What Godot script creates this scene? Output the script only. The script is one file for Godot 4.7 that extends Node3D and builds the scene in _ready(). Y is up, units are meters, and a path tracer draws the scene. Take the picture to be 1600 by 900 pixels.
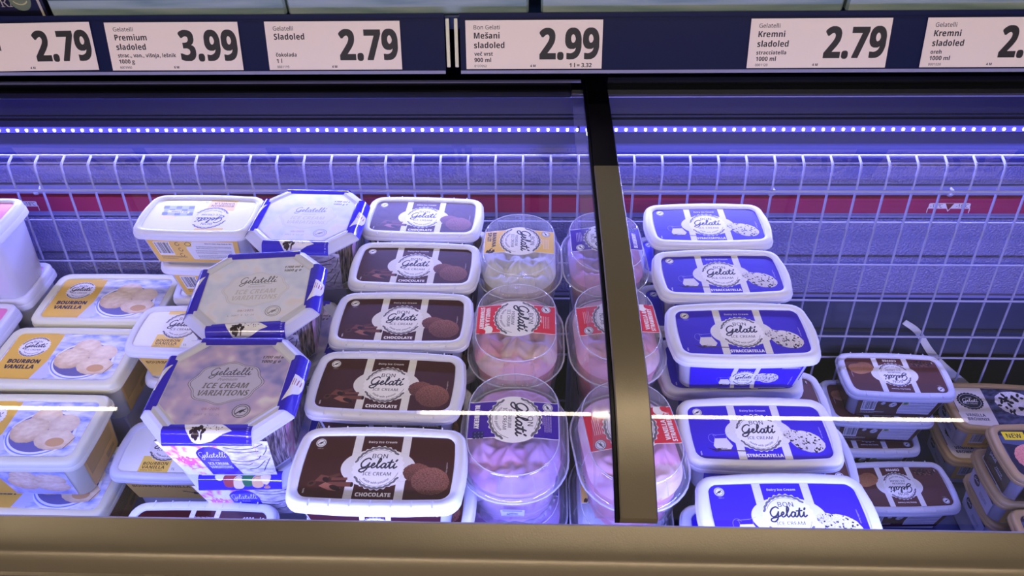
extends Node3D
# An ice-cream chest freezer in a supermarket, seen from above its front rail. y is up, metres; the lens stands at (0, 1.5, 0).

const EYE := 1.5
const GLASS_PROFILE := [Vector2(-1.10, -0.520), Vector2(-0.90, -0.520), Vector2(-0.72, -0.520), Vector2(-0.60, -0.5215), Vector2(-0.54, -0.5245), Vector2(-0.49, -0.529), Vector2(-0.45, -0.5355), Vector2(-0.415, -0.5455), Vector2(-0.38, -0.5585), Vector2(-0.345, -0.575), Vector2(-0.325, -0.585)]
const FLOOR_Y := 0.36   # inside bottom of the freezer
var mats := {}
var counts := {}
var blocks: Array = []

# ---------------------------------------------------------------- painting of flat print
class Pad:
	var im: Image
	var w: int
	var h: int
	const S := 2
	static var words := {}
	func _init(width: int, height: int, bg: Color) -> void:
		w = width
		h = height
		im = Image.create(w * S, h * S, false, Image.FORMAT_RGB8)
		im.fill(bg)
	func fill(cs: Array, c: Color) -> void:
		var ys := []
		var ylo := 1e9
		var yhi := -1e9
		var ed := []
		for p in cs:
			var n: int = p.size()
			for i in n:
				var a: Vector2 = p[i] * S
				var b: Vector2 = p[(i + 1) % n] * S
				ylo = minf(ylo, a.y)
				yhi = maxf(yhi, a.y)
				if a.y != b.y:
					ed.append([a, b] if a.y < b.y else [b, a])
		for y in range(maxi(0, int(ceil(ylo - 0.5))), mini(h * S, int(ceil(yhi - 0.5)))):
			var yc := y + 0.5
			var xs := []
			for e in ed:
				if e[0].y <= yc and yc < e[1].y:
					xs.append(e[0].x + (e[1].x - e[0].x) * (yc - e[0].y) / (e[1].y - e[0].y))
			xs.sort()
			for k in range(0, xs.size() - 1, 2):
				var x0 := maxi(0, int(ceil(xs[k] - 0.5)))
				var x1 := mini(w * S, int(ceil(xs[k + 1] - 0.5)))
				if x1 > x0:
					im.fill_rect(Rect2i(x0, y, x1 - x0, 1), c)
	func poly(p: Array, c: Color) -> void:
		fill([PackedVector2Array(p)], c)
	func rect(x: float, y: float, rw: float, rh: float, c: Color) -> void:
		im.fill_rect(Rect2i(int(x * S), int(y * S), int(rw * S), int(rh * S)), c)
	func blob(cx: float, cy: float, rx: float, ry: float, c: Color, turn := 0.0, wave := 0.0, lobes := 0) -> void:
		fill([ring(cx, cy, rx, ry, turn, wave, lobes)], c)
	static func ring(cx: float, cy: float, rx: float, ry: float, turn := 0.0, wave := 0.0, lobes := 0) -> PackedVector2Array:
		var p := PackedVector2Array()
		var n := 48 if lobes == 0 else lobes * 6
		for i in n:
			var a := TAU * i / n
			var k := 1.0 + wave * cos(a * lobes)
			p.append(Vector2(cx, cy) + Vector2(rx * k * cos(a), ry * k * sin(a)).rotated(turn))
		return p
	func stroke(p: Array, width: float, c: Color) -> void:
		for i in p.size() - 1:
			var a: Vector2 = p[i]
			var b: Vector2 = p[i + 1]
			var d := (b - a).normalized().orthogonal() * width / 2.0
			if (b - a).length() > 0.01:
				poly([a + d, b + d, b - d, a - d], c)
		if width > 2.5:
			for a in p:
				fill([ring_small(a, width / 2.0)], c)
	static func ring_small(a: Vector2, r: float) -> PackedVector2Array:
		var p := PackedVector2Array()
		for i in 8:
			p.append(a + Vector2(r, 0).rotated(TAU * i / 8))
		return p
	func arc(cx: float, cy: float, rx: float, ry: float, a0: float, a1: float, width: float, c: Color, wave := 0.0, lobes := 0) -> void:
		var p := []
		var n := 40
		for i in n + 1:
			var a := deg_to_rad(lerpf(a0, a1, i / float(n)))
			var k := 1.0 + wave * cos(a * lobes)
			p.append(Vector2(cx + rx * k * cos(a), cy + ry * k * sin(a)))
		stroke(p, width, c)
	static func word(s: String, face: String, bold: bool) -> Array:
		var key := s + face + str(bold)
		if not words.has(key):
			var f := SystemFont.new()
			f.font_names = PackedStringArray([face])
			f.font_weight = 700 if bold else 400
			f.allow_system_fallback = true
			var t := TextMesh.new()
			t.font = f
			t.font_size = 64
			t.pixel_size = 1.0 / 64.0
			t.depth = 0.0
			t.curve_step = 3.0
			t.horizontal_alignment = HORIZONTAL_ALIGNMENT_LEFT
			t.vertical_alignment = VERTICAL_ALIGNMENT_TOP
			t.text = s
			var tri := PackedVector2Array()
			for n in t.get_surface_count():
				var a := t.surface_get_arrays(n)
				var v: PackedVector3Array = a[Mesh.ARRAY_VERTEX]
				var ix = a[Mesh.ARRAY_INDEX]
				if ix == null or ix.size() == 0:
					ix = range(v.size())
				for i in ix:
					tri.append(Vector2(v[i].x, v[i].y))
			words[key] = [tri]
		return words[key]
	# cap: height of a capital in pixels. o: bold, face, align (0 left, 0.5 middle, 1 right), sx, slant, turn, fat, arc [cx, cy, r, sign]
	func text(s: String, at: Vector2, cap: float, c: Color, o := {}) -> void:
		var face: String = o.get("face", "Droid Sans")
		var bold: bool = o.get("bold", false)
		var tri: PackedVector2Array = word(s, face, bold)[0]
		if tri.is_empty():
			return
		var base := base_line(face, bold)
		var k: float = cap / base.y
		var xlo := 1e9
		var xhi := -1e9
		for v in tri:
			xlo = minf(xlo, v.x)
			xhi = maxf(xhi, v.x)
		var sx: float = o.get("sx", 1.0)
		if o.has("fit"):
			sx = o.fit / ((xhi - xlo) * k)
		var al: float = o.get("align", 0.0)
		var turn: float = o.get("turn", 0.0)
		var slant: float = o.get("slant", 0.0)
		var fat: float = o.get("fat", 0.0)
		var offs := [Vector2.ZERO] if fat == 0.0 else [Vector2(-fat, -fat), Vector2(fat, -fat), Vector2(-fat, fat), Vector2(fat, fat), Vector2(fat, 0), Vector2(-fat, 0)]
		for of in offs:
			for i in range(0, tri.size(), 3):
				var q := PackedVector2Array()
				for j in 3:
					var v: Vector2 = tri[i + j]
					var up := (v.y - base.x) * k
					var rt := (v.x - xlo - al * (xhi - xlo)) * k * sx + slant * up
					if o.has("arc"):
						var r: Array = o.arc
						var rad: float = r[2] - up * r[3]
						var an: float = rt / r[2]
						q.append(Vector2(r[0] + rad * sin(an), r[1] + rad * cos(an) * r[3]) + of)
					else:
						q.append(at + Vector2(rt, -up).rotated(turn) + of)
				fill([q], c)
	static func base_line(face: String, bold: bool) -> Vector2:
		var key := "base" + face + str(bold)
		if not words.has(key):
			var lo := 1e9
			var hi := -1e9
			for v in word("H", face, bold)[0]:
				lo = minf(lo, v.y)
				hi = maxf(hi, v.y)
			words[key] = Vector2(lo, hi - lo)
		return words[key]
	# joined handwriting: strokes of each letter in a box whose x-height runs from 0.47 to 0.88
	const HAND := {
		"G": [[0.62, 0.14, 0.46, 0.02, 0.2, 0.18, 0.06, 0.52, 0.18, 0.84, 0.42, 0.78, 0.58, 0.52, 0.6, 0.46, 0.52, 1.0, 0.3, 1.26, 0.08, 1.2, 0.1, 1.02, 0.35, 0.92, 0.62, 0.84, 0.76, 0.72], 0.76],
		"e": [[0.0, 0.74, 0.16, 0.64, 0.2, 0.5, 0.12, 0.46, 0.03, 0.64, 0.09, 0.87, 0.24, 0.82, 0.34, 0.7], 0.34],
		"l": [[0.0, 0.7, 0.2, 0.26, 0.18, 0.02, 0.1, 0.12, 0.06, 0.6, 0.11, 0.87, 0.22, 0.82, 0.32, 0.68], 0.32],
		"a": [[0.3, 0.5, 0.14, 0.46, 0.02, 0.68, 0.09, 0.88, 0.24, 0.78, 0.32, 0.5, 0.3, 0.8, 0.38, 0.87, 0.5, 0.7], 0.5],
		"t": [[0.0, 0.7, 0.14, 0.14, 0.08, 0.6, 0.12, 0.87, 0.24, 0.82, 0.34, 0.68], 0.34],
		"i": [[0.0, 0.68, 0.06, 0.47, 0.03, 0.76, 0.09, 0.88, 0.24, 0.74], 0.26],
	}
	func hand(s: String, at: Vector2, size: float, width: float, c: Color, turn := 0.0, stretch := 1.0) -> void:
		var total := 0.0
		for ch in s:
			total += HAND[ch][1]
		var pen := -total / 2.0
		for ch in s:
			var f: Array = HAND[ch][0]
			var pts := []
			for i in range(0, f.size(), 2):
				pts.append(Vector2((pen + f[i] + (0.75 - f[i + 1]) * 0.12) * stretch, f[i + 1] - 0.6) * size)
			var line := []
			for i in pts.size() - 1:
				for k in 4:
					line.append(pts[i].cubic_interpolate(pts[i + 1], pts[maxi(i - 1, 0)], pts[mini(i + 2, pts.size() - 1)], k / 4.0))
			line.append(pts[-1])
			if ch == "t":
				stroke(turned([Vector2((pen - 0.06) * stretch, -0.22) * size, Vector2((pen + 0.32) * stretch, -0.26) * size], at, turn), width, c)
			if ch == "i":
				stroke(turned([Vector2((pen + 0.15) * stretch, -0.34) * size, Vector2((pen + 0.22) * stretch, -0.46) * size], at, turn), width * 1.2, c)
			stroke(turned(line, at, turn), width, c)
			pen += HAND[ch][1]
	static func turned(p: Array, at: Vector2, turn: float) -> Array:
		return p.map(func(v): return at + v.rotated(turn))
	# a ball of scooped ice cream, printed: ridges follow a noise
	func scoop(cx: float, cy: float, rx: float, ry: float, lo: Color, hi: Color, turn := 0.0, freq := 0.03, sd := 1, stretch := 2.4, soft := false) -> void:
		var nz := FastNoiseLite.new()
		nz.seed = sd
		nz.noise_type = FastNoiseLite.TYPE_SIMPLEX
		nz.frequency = freq
		nz.fractal_octaves = 3
		nz.fractal_type = FastNoiseLite.FRACTAL_FBM if soft else FastNoiseLite.FRACTAL_RIDGED
		var edge := FastNoiseLite.new()
		edge.seed = sd + 9
		edge.frequency = 0.8
		var r := maxf(rx, ry)
		for y in range(maxi(0, int((cy - r) * S)), mini(h * S, int((cy + r) * S))):
			for x in range(maxi(0, int((cx - r) * S)), mini(w * S, int((cx + r) * S))):
				var q := (Vector2(x, y) / S - Vector2(cx, cy)).rotated(-turn)
				var e := Vector2(q.x / rx, q.y / ry)
				var d := e.length()
				if d < 1.03 and d < 0.97 + 0.05 * edge.get_noise_2d(e.angle() * 3.0, 0):
					var v := nz.get_noise_2d(q.x, q.y * stretch) * 0.5 + 0.5
					v = v * 0.45 + 0.62 - 0.5 * d * d - 0.22 * e.y if soft else v * 0.75 + 0.2 - 0.2 * e.y
					im.set_pixel(x, y, lo.lerp(hi, clampf(v, 0, 1)))
	func clouds(x0: float, y0: float, cw: float, ch: float, cols: Array, freq: float, sd: int, stretch := Vector2.ONE) -> void:
		var nz := FastNoiseLite.new()
		nz.seed = sd
		nz.frequency = freq
		nz.fractal_octaves = 3
		for y in range(int(y0 * S), mini(h * S, int((y0 + ch) * S))):
			for x in range(int(x0 * S), mini(w * S, int((x0 + cw) * S))):
				var v := clampf(nz.get_noise_2d(x * stretch.x / S, y * stretch.y / S) * 0.9 + 0.5, 0, 0.999) * (cols.size() - 1)
				var k := int(v)
				im.set_pixel(x, y, cols[k].lerp(cols[k + 1], v - k))
	func specks(cx: float, cy: float, rx: float, ry: float, n: int, size: float, c: Color, sd: int, turn := 0.0) -> void:
		var g := RandomNumberGenerator.new()
		g.seed = sd
		for i in n:
			var p := Vector2(sqrt(g.randf()), 0).rotated(g.randf() * TAU) * 0.92
			blob(cx + Vector2(p.x * rx, p.y * ry).rotated(turn).x, cy + Vector2(p.x * rx, p.y * ry).rotated(turn).y, size * g.randf_range(0.5, 1.3), size * g.randf_range(0.3, 0.7), c, g.randf() * PI)
	func seal(cx: float, cy: float, r: float, ink: Color, paper: Color) -> void:   # the small round emblem with a frog-like leap inside
		blob(cx, cy, r, r, paper)
		arc(cx, cy, r * 0.95, r * 0.95, 0, 360, r * 0.08, ink)
		arc(cx, cy, r * 0.72, r * 0.72, 0, 360, r * 0.12, ink.lerp(paper, 0.45))
		blob(cx, cy, r * 0.36, r * 0.15, ink, -0.5)
		stroke([Vector2(cx - r * 0.5, cy + r * 0.38), Vector2(cx - r * 0.1, cy), Vector2(cx + r * 0.45, cy - r * 0.3)], r * 0.14, ink)
		stroke([Vector2(cx - r * 0.1, cy + r * 0.3), Vector2(cx + r * 0.2, cy), Vector2(cx + r * 0.45, cy + r * 0.1)], r * 0.09, ink)
	func barcode(x: float, y: float, bw: float, bh: float, ink: Color, paper: Color, sd: int) -> void:
		rect(x, y, bw, bh, paper)
		var g := RandomNumberGenerator.new()
		g.seed = sd
		var px := x + bw * 0.06
		while px < x + bw * 0.92:
			var t: float = [1, 2, 3][g.randi() % 3] * bw * 0.012
			rect(px, y + bh * 0.06, maxf(t, 0.5), bh * 0.82, ink)
			px += t + [1, 2, 3][g.randi() % 3] * bw * 0.011
	func lines(x: float, y: float, lw: float, n: int, gap: float, thick: float, c: Color, sd: int) -> void:
		var g := RandomNumberGenerator.new()
		g.seed = sd
		for i in n:
			var px := x
			var end := x + lw * (1.0 if i < n - 1 else 0.6)
			while px < end:
				var t := minf(g.randf_range(4, 16), end - px)
				rect(px, y + i * gap, maxf(t, 0.5), thick, c)
				px += t + g.randf_range(1.5, 3.5)
	func tex() -> ImageTexture:
		im.resize(w, h, Image.INTERPOLATE_BILINEAR)
		return ImageTexture.create_from_image(im)

# ---------------------------------------------------------------- materials
func mat(called: String, c: Color, rough := 0.5, metal := 0.0, spec := 0.5) -> StandardMaterial3D:
	if not mats.has(called):
		var m := StandardMaterial3D.new()
		m.resource_name = called
		m.albedo_color = c
		m.roughness = rough
		m.metallic = metal
		m.metallic_specular = spec
		mats[called] = m
	return mats[called]

func print_mat(called: String, pad: Pad, rough := 0.12, spec := 0.5) -> StandardMaterial3D:
	var m := mat(called, Color.WHITE, rough, 0.0, spec)
	m.albedo_texture = pad.tex()
	return m

func clear_mat(called: String, c: Color, alpha: float, rough := 0.05) -> StandardMaterial3D:
	var m := mat(called, Color(c.r, c.g, c.b, alpha), rough)
	m.transparency = BaseMaterial3D.TRANSPARENCY_ALPHA
	return m

func glow_mat(called: String, c: Color, energy: float) -> StandardMaterial3D:
	var m := mat(called, c, 0.4)
	m.emission_enabled = true
	m.emission = c
	m.emission_energy_multiplier = energy
	return m

# ---------------------------------------------------------------- nodes
func numbered(called: String) -> String:
	var n: int = counts.get(called, 0)
	counts[called] = n + 1
	return called if n == 0 else "%s_%03d" % [called, n]

func tag(o: Node3D, label: String, category: String, group := "") -> Node3D:
	o.set_meta("label", label)
	o.set_meta("category", category)
	if group != "":
		o.set_meta("group", group)
	return o

func part(called: String, mesh: Mesh, m: Material, parent: Node) -> MeshInstance3D:
	var o := MeshInstance3D.new()
	o.name = called
	o.mesh = mesh
	o.material_override = m
	if parent == self:
		o.name = numbered(called)
	parent.add_child(o, true)
	return o

func done(st: SurfaceTool) -> ArrayMesh:
	st.generate_normals()
	return st.commit()

func begin() -> SurfaceTool:
	var st := SurfaceTool.new()
	st.begin(Mesh.PRIMITIVE_TRIANGLES)
	st.set_smooth_group(-1)
	return st

func tri(st: SurfaceTool, a: Vector3, b: Vector3, c: Vector3) -> void:
	st.add_vertex(a)
	st.add_vertex(b)
	st.add_vertex(c)

# corners go clockwise as seen from the front
func quad(st: SurfaceTool, a: Vector3, b: Vector3, c: Vector3, d: Vector3) -> void:
	tri(st, a, b, c)
	tri(st, a, c, d)

func quad_uv(st: SurfaceTool, a: Vector3, b: Vector3, c: Vector3, d: Vector3) -> void:
	var ps := [a, b, c, d]
	var us := [Vector2(0, 0), Vector2(1, 0), Vector2(1, 1), Vector2(0, 1)]
	for i in [0, 1, 2, 0, 2, 3]:
		st.set_uv(us[i])
		st.add_vertex(ps[i])

func box(st: SurfaceTool, lo: Vector3, hi: Vector3, bev := 0.0) -> void:
	var c := (lo + hi) / 2
	var e := (hi - lo) / 2
	bev = minf(bev, minf(e.x, minf(e.y, e.z)) * 0.9)
	var x := Vector3(1, 0, 0)
	var y := Vector3(0, 1, 0)
	var z := Vector3(0, 0, 1)
	for ax in [[x, y, z], [-x, y, -z], [y, z, x], [-y, z, -x], [z, x, y], [-z, x, -y]]:
		var n: Vector3 = ax[0]
		var u: Vector3 = ax[1]
		var v: Vector3 = ax[2]
		var f := c + n * (n.abs().dot(e))
		var eu := u * (u.abs().dot(e) - bev)
		var ev := v * (v.abs().dot(e) - bev)
		quad(st, f - eu - ev, f - eu + ev, f + eu + ev, f + eu - ev)
	if bev > 0.0:
		for p in [[x, y, z], [y, z, x], [z, x, y]]:
			for s1 in [-1.0, 1.0]:
				for s2 in [-1.0, 1.0]:
					var n1: Vector3 = p[0] * s1
					var n2: Vector3 = p[1] * s2
					var w: Vector3 = p[2]
					var o1 := c + n1 * n1.abs().dot(e) + n2 * (n2.abs().dot(e) - bev)
					var o2 := c + n1 * (n1.abs().dot(e) - bev) + n2 * n2.abs().dot(e)
					var l := w * (w.abs().dot(e) - bev)
					if s1 * s2 > 0:
						quad(st, o1 - l, o1 + l, o2 + l, o2 - l)
					else:
						quad(st, o1 + l, o1 - l, o2 - l, o2 + l)
		for sx in [-1.0, 1.0]:
			for sy in [-1.0, 1.0]:
				for sz in [-1.0, 1.0]:
					var s := Vector3(sx, sy, sz)
					var k := e - Vector3.ONE * bev
					var a := c + s * Vector3(e.x, k.y, k.z)
					var b := c + s * Vector3(k.x, e.y, k.z)
					var d := c + s * Vector3(k.x, k.y, e.z)
					if sx * sy * sz > 0:
						tri(st, a, d, b)
					else:
						tri(st, a, b, d)

func box_mesh(lo: Vector3, hi: Vector3, bev := 0.0) -> ArrayMesh:
	var st := begin()
	box(st, lo, hi, bev)
	return done(st)

# a ring of a rounded rectangle, counter-clockwise from above; bow swells the sides
func outline(w: float, d: float, r: float, bow := 0.0, n := 5) -> PackedVector2Array:
	var p := PackedVector2Array()
	r = minf(r, minf(w, d) / 2 - 0.0001)
	for q in 4:
		var sx: float = [1, -1, -1, 1][q]
		var sz: float = [1, 1, -1, -1][q]
		var c := Vector2(sx * (w / 2 - r), sz * (d / 2 - r))
		for i in n + 1:
			p.append(c + Vector2(r, 0).rotated(PI / 2 * (q + i / float(n))))
		for i in range(1, 4):      # along the side that follows
			var t := i / 4.0
			var c2 := Vector2([-1, -1, 1, 1][q] * (w / 2 - r), [1, -1, -1, 1][q] * (d / 2 - r))
			var a := c + Vector2(r, 0).rotated(PI / 2 * (q + 1))
			var b := c2 + Vector2(r, 0).rotated(PI / 2 * (q + 1))
			p.append(a.lerp(b, t) + Vector2(1, 0).rotated(PI / 2 * (q + 1)) * bow * (1 - (2 * t - 1) ** 2))
	return p

func octagon(w: float, d: float, c: float) -> PackedVector2Array:
	var x := w / 2
	var z := d / 2
	return PackedVector2Array([Vector2(x, z - c), Vector2(x - c, z), Vector2(-x + c, z), Vector2(-x, z - c), Vector2(-x, -z + c), Vector2(-x + c, -z), Vector2(x - c, -z), Vector2(x, -z + c)])

# skin between rings [[outline, y, hard], ...]; a hard ring is a crease
func loft(st: SurfaceTool, rings: Array, low_cap := false, top_cap := false, flat_sides := false) -> void:
	var g := 1
	for k in rings.size() - 1:
		var a: PackedVector2Array = rings[k][0]
		var b: PackedVector2Array = rings[k + 1][0]
		var ya: float = rings[k][1]
		var yb: float = rings[k + 1][1]
		if k > 0 and rings[k].size() > 2 and rings[k][2]:
			g += 1
		st.set_smooth_group(-1 if flat_sides else g)
		var n := a.size()
		for i in n:
			var j := (i + 1) % n
			quad(st, Vector3(a[i].x, ya, a[i].y), Vector3(a[j].x, ya, a[j].y), Vector3(b[j].x, yb, b[j].y), Vector3(b[i].x, yb, b[i].y))
	st.set_smooth_group(-1)
	if low_cap:
		cap(st, rings[0][0], rings[0][1], false)
	if top_cap:
		cap(st, rings[-1][0], rings[-1][1], true)

func cap(st: SurfaceTool, p: PackedVector2Array, y: float, up: bool, uv := Vector2.ZERO) -> void:
	var n := p.size()
	var mid := Vector2.ZERO
	for q in p:
		mid += q / n
	for i in n:
		var tri3 := [mid, p[i], p[(i + 1) % n]] if up else [mid, p[(i + 1) % n], p[i]]
		for v in tri3:
			if uv != Vector2.ZERO:
				st.set_uv(Vector2(v.x / uv.x + 0.5, v.y / uv.y + 0.5))
			st.add_vertex(Vector3(v.x, y, v.y))

func lid_print(w: float, d: float, r: float, y: float) -> ArrayMesh:
	var st := begin()
	cap(st, outline(w, d, r, 0.0015), y, true, Vector2(w, d))
	return done(st)

func tube(st: SurfaceTool, path: Array, r: float, sides := 6) -> void:
	var rows := []
	for i in path.size():
		var dir: Vector3 = (path[mini(i + 1, path.size() - 1)] - path[maxi(i - 1, 0)]).normalized()
		var up := Vector3(0, 0, 1) if absf(dir.z) < 0.9 else Vector3(0, 1, 0)
		var u := dir.cross(up).normalized()
		var v := dir.cross(u)
		var row := []
		for k in sides:
			row.append(path[i] + (u * cos(TAU * k / sides) + v * sin(TAU * k / sides)) * r)
		rows.append(row)
	st.set_smooth_group(7)
	for i in rows.size() - 1:
		for k in sides:
			var l := (k + 1) % sides
			quad(st, rows[i][k], rows[i][l], rows[i + 1][l], rows[i + 1][k])
	st.set_smooth_group(-1)
	for k in range(1, sides - 1):
		tri(st, rows[0][0], rows[0][k + 1], rows[0][k])
		tri(st, rows[-1][0], rows[-1][k], rows[-1][k + 1])

# a profile in the (z, y) plane pulled along x; points run so that the outside is on their left when looking along +x
func extrude_x(st: SurfaceTool, p: Array, x0: float, x1: float, smooth := false, ends := false) -> void:
	st.set_smooth_group(3 if smooth else -1)
	for i in p.size() - 1:
		var a := Vector3(0, p[i].y, p[i].x)
		var b := Vector3(0, p[i + 1].y, p[i + 1].x)
		var l := Vector3(x0, 0, 0)
		var r := Vector3(x1, 0, 0)
		quad(st, a + l, b + l, b + r, a + r)
	st.set_smooth_group(-1)
	if ends:
		var flat := PackedVector2Array(p)
		var ix := Geometry2D.triangulate_polygon(flat)
		for i in range(0, ix.size(), 3):
			for side in [[x0, [0, 1, 2]], [x1, [0, 2, 1]]]:
				for k in side[1]:
					var v: Vector2 = flat[ix[i + k]]
					st.add_vertex(Vector3(side[0], v.y, v.x))

func smooth_line(p: Array, n := 6) -> Array:
	var out := []
	for i in p.size() - 1:
		for k in n:
			out.append(p[i].cubic_interpolate(p[i + 1], p[maxi(i - 1, 0)] if i > 0 else p[0] * 2 - p[1], p[i + 2] if i + 2 < p.size() else p[-1] * 2 - p[-2], k / float(n)))
	out.append(p[-1])
	return out

# ---------------------------------------------------------------- the prints on the packs
const INK := Color(0.17, 0.16, 0.22)
const PAPER := Color(0.93, 0.92, 0.91)
const SHADE := Color(0.42, 0.4, 0.42)

func round_badge(p: Pad, cx: float, cy: float, r: float, premium := false) -> void:
	p.blob(cx, cy, r, r, PAPER, 0.0, 0.035, 26)
	p.arc(cx, cy, r * 0.93, r * 0.93, 195, 318, r * 0.085, SHADE, 0.02, 26)
	p.arc(cx, cy, r * 0.93, r * 0.93, 28, 152, r * 0.085, SHADE, 0.02, 26)
	p.arc(cx, cy, r * 0.84, r * 0.84, 205, 300, r * 0.018, SHADE)
	p.arc(cx, cy, r * 0.84, r * 0.84, 15, 140, r * 0.018, SHADE)
	var up := -0.14 if premium else 0.0
	p.text("BON", Vector2(cx, cy - r * (0.44 - up * 0.3)), r * 0.2, INK, {"align": 0.5, "sx": 1.15})
	p.hand("Gelati", Vector2(cx, cy + r * (-0.13 + up * 0.4)), r * 0.52, r * 0.06, INK, 0.0, 1.12)
	if premium:
		p.text("PREMIUM", Vector2(cx, cy + r * 0.25), r * 0.13, INK, {"align": 0.5})
		p.text("ICE CREAM", Vector2(cx, cy + r * 0.44), r * 0.14, INK, {"align": 0.5})
	else:
		p.text("ICE CREAM", Vector2(cx, cy + r * 0.36), r * 0.15, INK, {"align": 0.5, "sx": 1.1})
	p.text("made with passion", Vector2.ZERO, r * 0.1, INK, {"align": 0.5, "arc": [cx, cy, r * 0.74, 1.0]})

func paper_bands(p: Pad, x1: float, x2: float, bw: float, cy: float, rx: float, ry: float) -> void:
	p.rect(x1 - bw / 2, 0, bw, p.h, Color(0.88, 0.87, 0.85))
	p.rect(x2 - bw / 2, 0, bw, p.h, Color(0.88, 0.87, 0.85))
	p.blob((x1 + x2) / 2, cy, rx, ry, Color(0.88, 0.87, 0.85))
	for k in 9:
		var y: float = p.h * (0.03 + k * 0.115)
		for x in [x1, x2]:
			if k % 2 == 0:
				p.stroke([Vector2(x - bw * 0.4, y), Vector2(x + bw * 0.1, y + 9), Vector2(x + bw * 0.4, y + 3)], 1.0, Color(0.72, 0.71, 0.7))

func curls(p: Pad, cx: float, cy: float, k: float) -> void:   # chocolate shavings
	var d := Color(0.16, 0.07, 0.06)
	var m := Color(0.44, 0.25, 0.2)
	var l := Color(0.6, 0.38, 0.31)
	p.poly([Vector2(cx - 95 * k, cy - 10 * k), Vector2(cx - 60 * k, cy - 62 * k), Vector2(cx - 2 * k, cy - 50 * k), Vector2(cx - 20 * k, cy - 5 * k)], m)
	p.blob(cx - 22 * k, cy - 24 * k, 24 * k, 17 * k, d, 0.5)
	p.poly([Vector2(cx - 5 * k, cy - 52 * k), Vector2(cx + 60 * k, cy - 78 * k), Vector2(cx + 72 * k, cy - 58 * k), Vector2(cx + 10 * k, cy - 30 * k)], m.darkened(0.2))
	p.poly([Vector2(cx + 15 * k, cy - 40 * k), Vector2(cx + 120 * k, cy - 42 * k), Vector2(cx + 122 * k, cy - 24 * k), Vector2(cx + 15 * k, cy - 18 * k)], m)
	p.poly([Vector2(cx - 8 * k, cy - 4 * k), Vector2(cx + 160 * k, cy - 8 * k), Vector2(cx + 165 * k, cy + 28 * k), Vector2(cx + 30 * k, cy + 26 * k)], m)
	p.blob(cx + 158 * k, cy + 12 * k, 10 * k, 18 * k, d)
	p.poly([Vector2(cx - 60 * k, cy + 26 * k), Vector2(cx - 20 * k, cy - 4 * k), Vector2(cx + 90 * k, cy + 40 * k), Vector2(cx + 60 * k, cy + 62 * k), Vector2(cx + 10 * k, cy + 56 * k)], l)
	p.blob(cx + 50 * k, cy + 38 * k, 40 * k, 17 * k, d, 0.35)
	p.blob(cx - 110 * k, cy + 8 * k, 30 * k, 22 * k, m.darkened(0.25), -0.5)
	p.blob(cx - 112 * k, cy + 6 * k, 15 * k, 10 * k, d, -0.5)

func jug(p: Pad, cx: float, cy: float, k: float) -> void:     # glass jug of milk with vanilla pods
	var line := Color(0.72, 0.7, 0.92)
	p.arc(cx - 62 * k, cy - 62 * k, 34 * k, 42 * k, 60, 330, 2.0 * k, line)
	p.stroke([Vector2(cx - 62 * k, cy - 92 * k), Vector2(cx + 30 * k, cy - 100 * k), Vector2(cx + 80 * k, cy - 118 * k)], 2.5 * k, line)
	p.stroke([Vector2(cx - 52 * k, cy - 92 * k), Vector2(cx - 46 * k, cy - 60 * k)], 2.0 * k, line)
	p.stroke([Vector2(cx + 52 * k, cy - 104 * k), Vector2(cx + 46 * k, cy - 60 * k)], 2.0 * k, line)
	p.poly([Vector2(cx - 48 * k, cy - 60 * k), Vector2(cx + 46 * k, cy - 62 * k), Vector2(cx + 82 * k, cy + 10 * k), Vector2(cx + 60 * k, cy + 44 * k), Vector2(cx - 50 * k, cy + 44 * k), Vector2(cx - 68 * k, cy + 8 * k)], Color(0.86, 0.84, 0.86))
	var w := Color(0.2, 0.12, 0.14)
	for i in 9:
		p.stroke([Vector2(cx - (110 - i * 9) * k, cy + (30 + (i * 7) % 38) * k), Vector2(cx + (-40 + i * 12) * k, cy + (64 - (i * 11) % 36) * k)], 4.0 * k, w)
	p.stroke([Vector2(cx - 30 * k, cy + 52 * k), Vector2(cx + 190 * k, cy + 60 * k)], 10 * k, w.lightened(0.12))

func speckled(p: Pad, cx: float, cy: float, rx: float, ry: float, turn: float, sd: int) -> void:
	p.scoop(cx, cy, rx, ry, Color(0.66, 0.63, 0.64), Color(0.93, 0.91, 0.9), turn, 0.035, sd, 1.2)
	p.specks(cx, cy, rx, ry, 46, rx * 0.075, Color(0.13, 0.1, 0.14), sd, turn)

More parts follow.
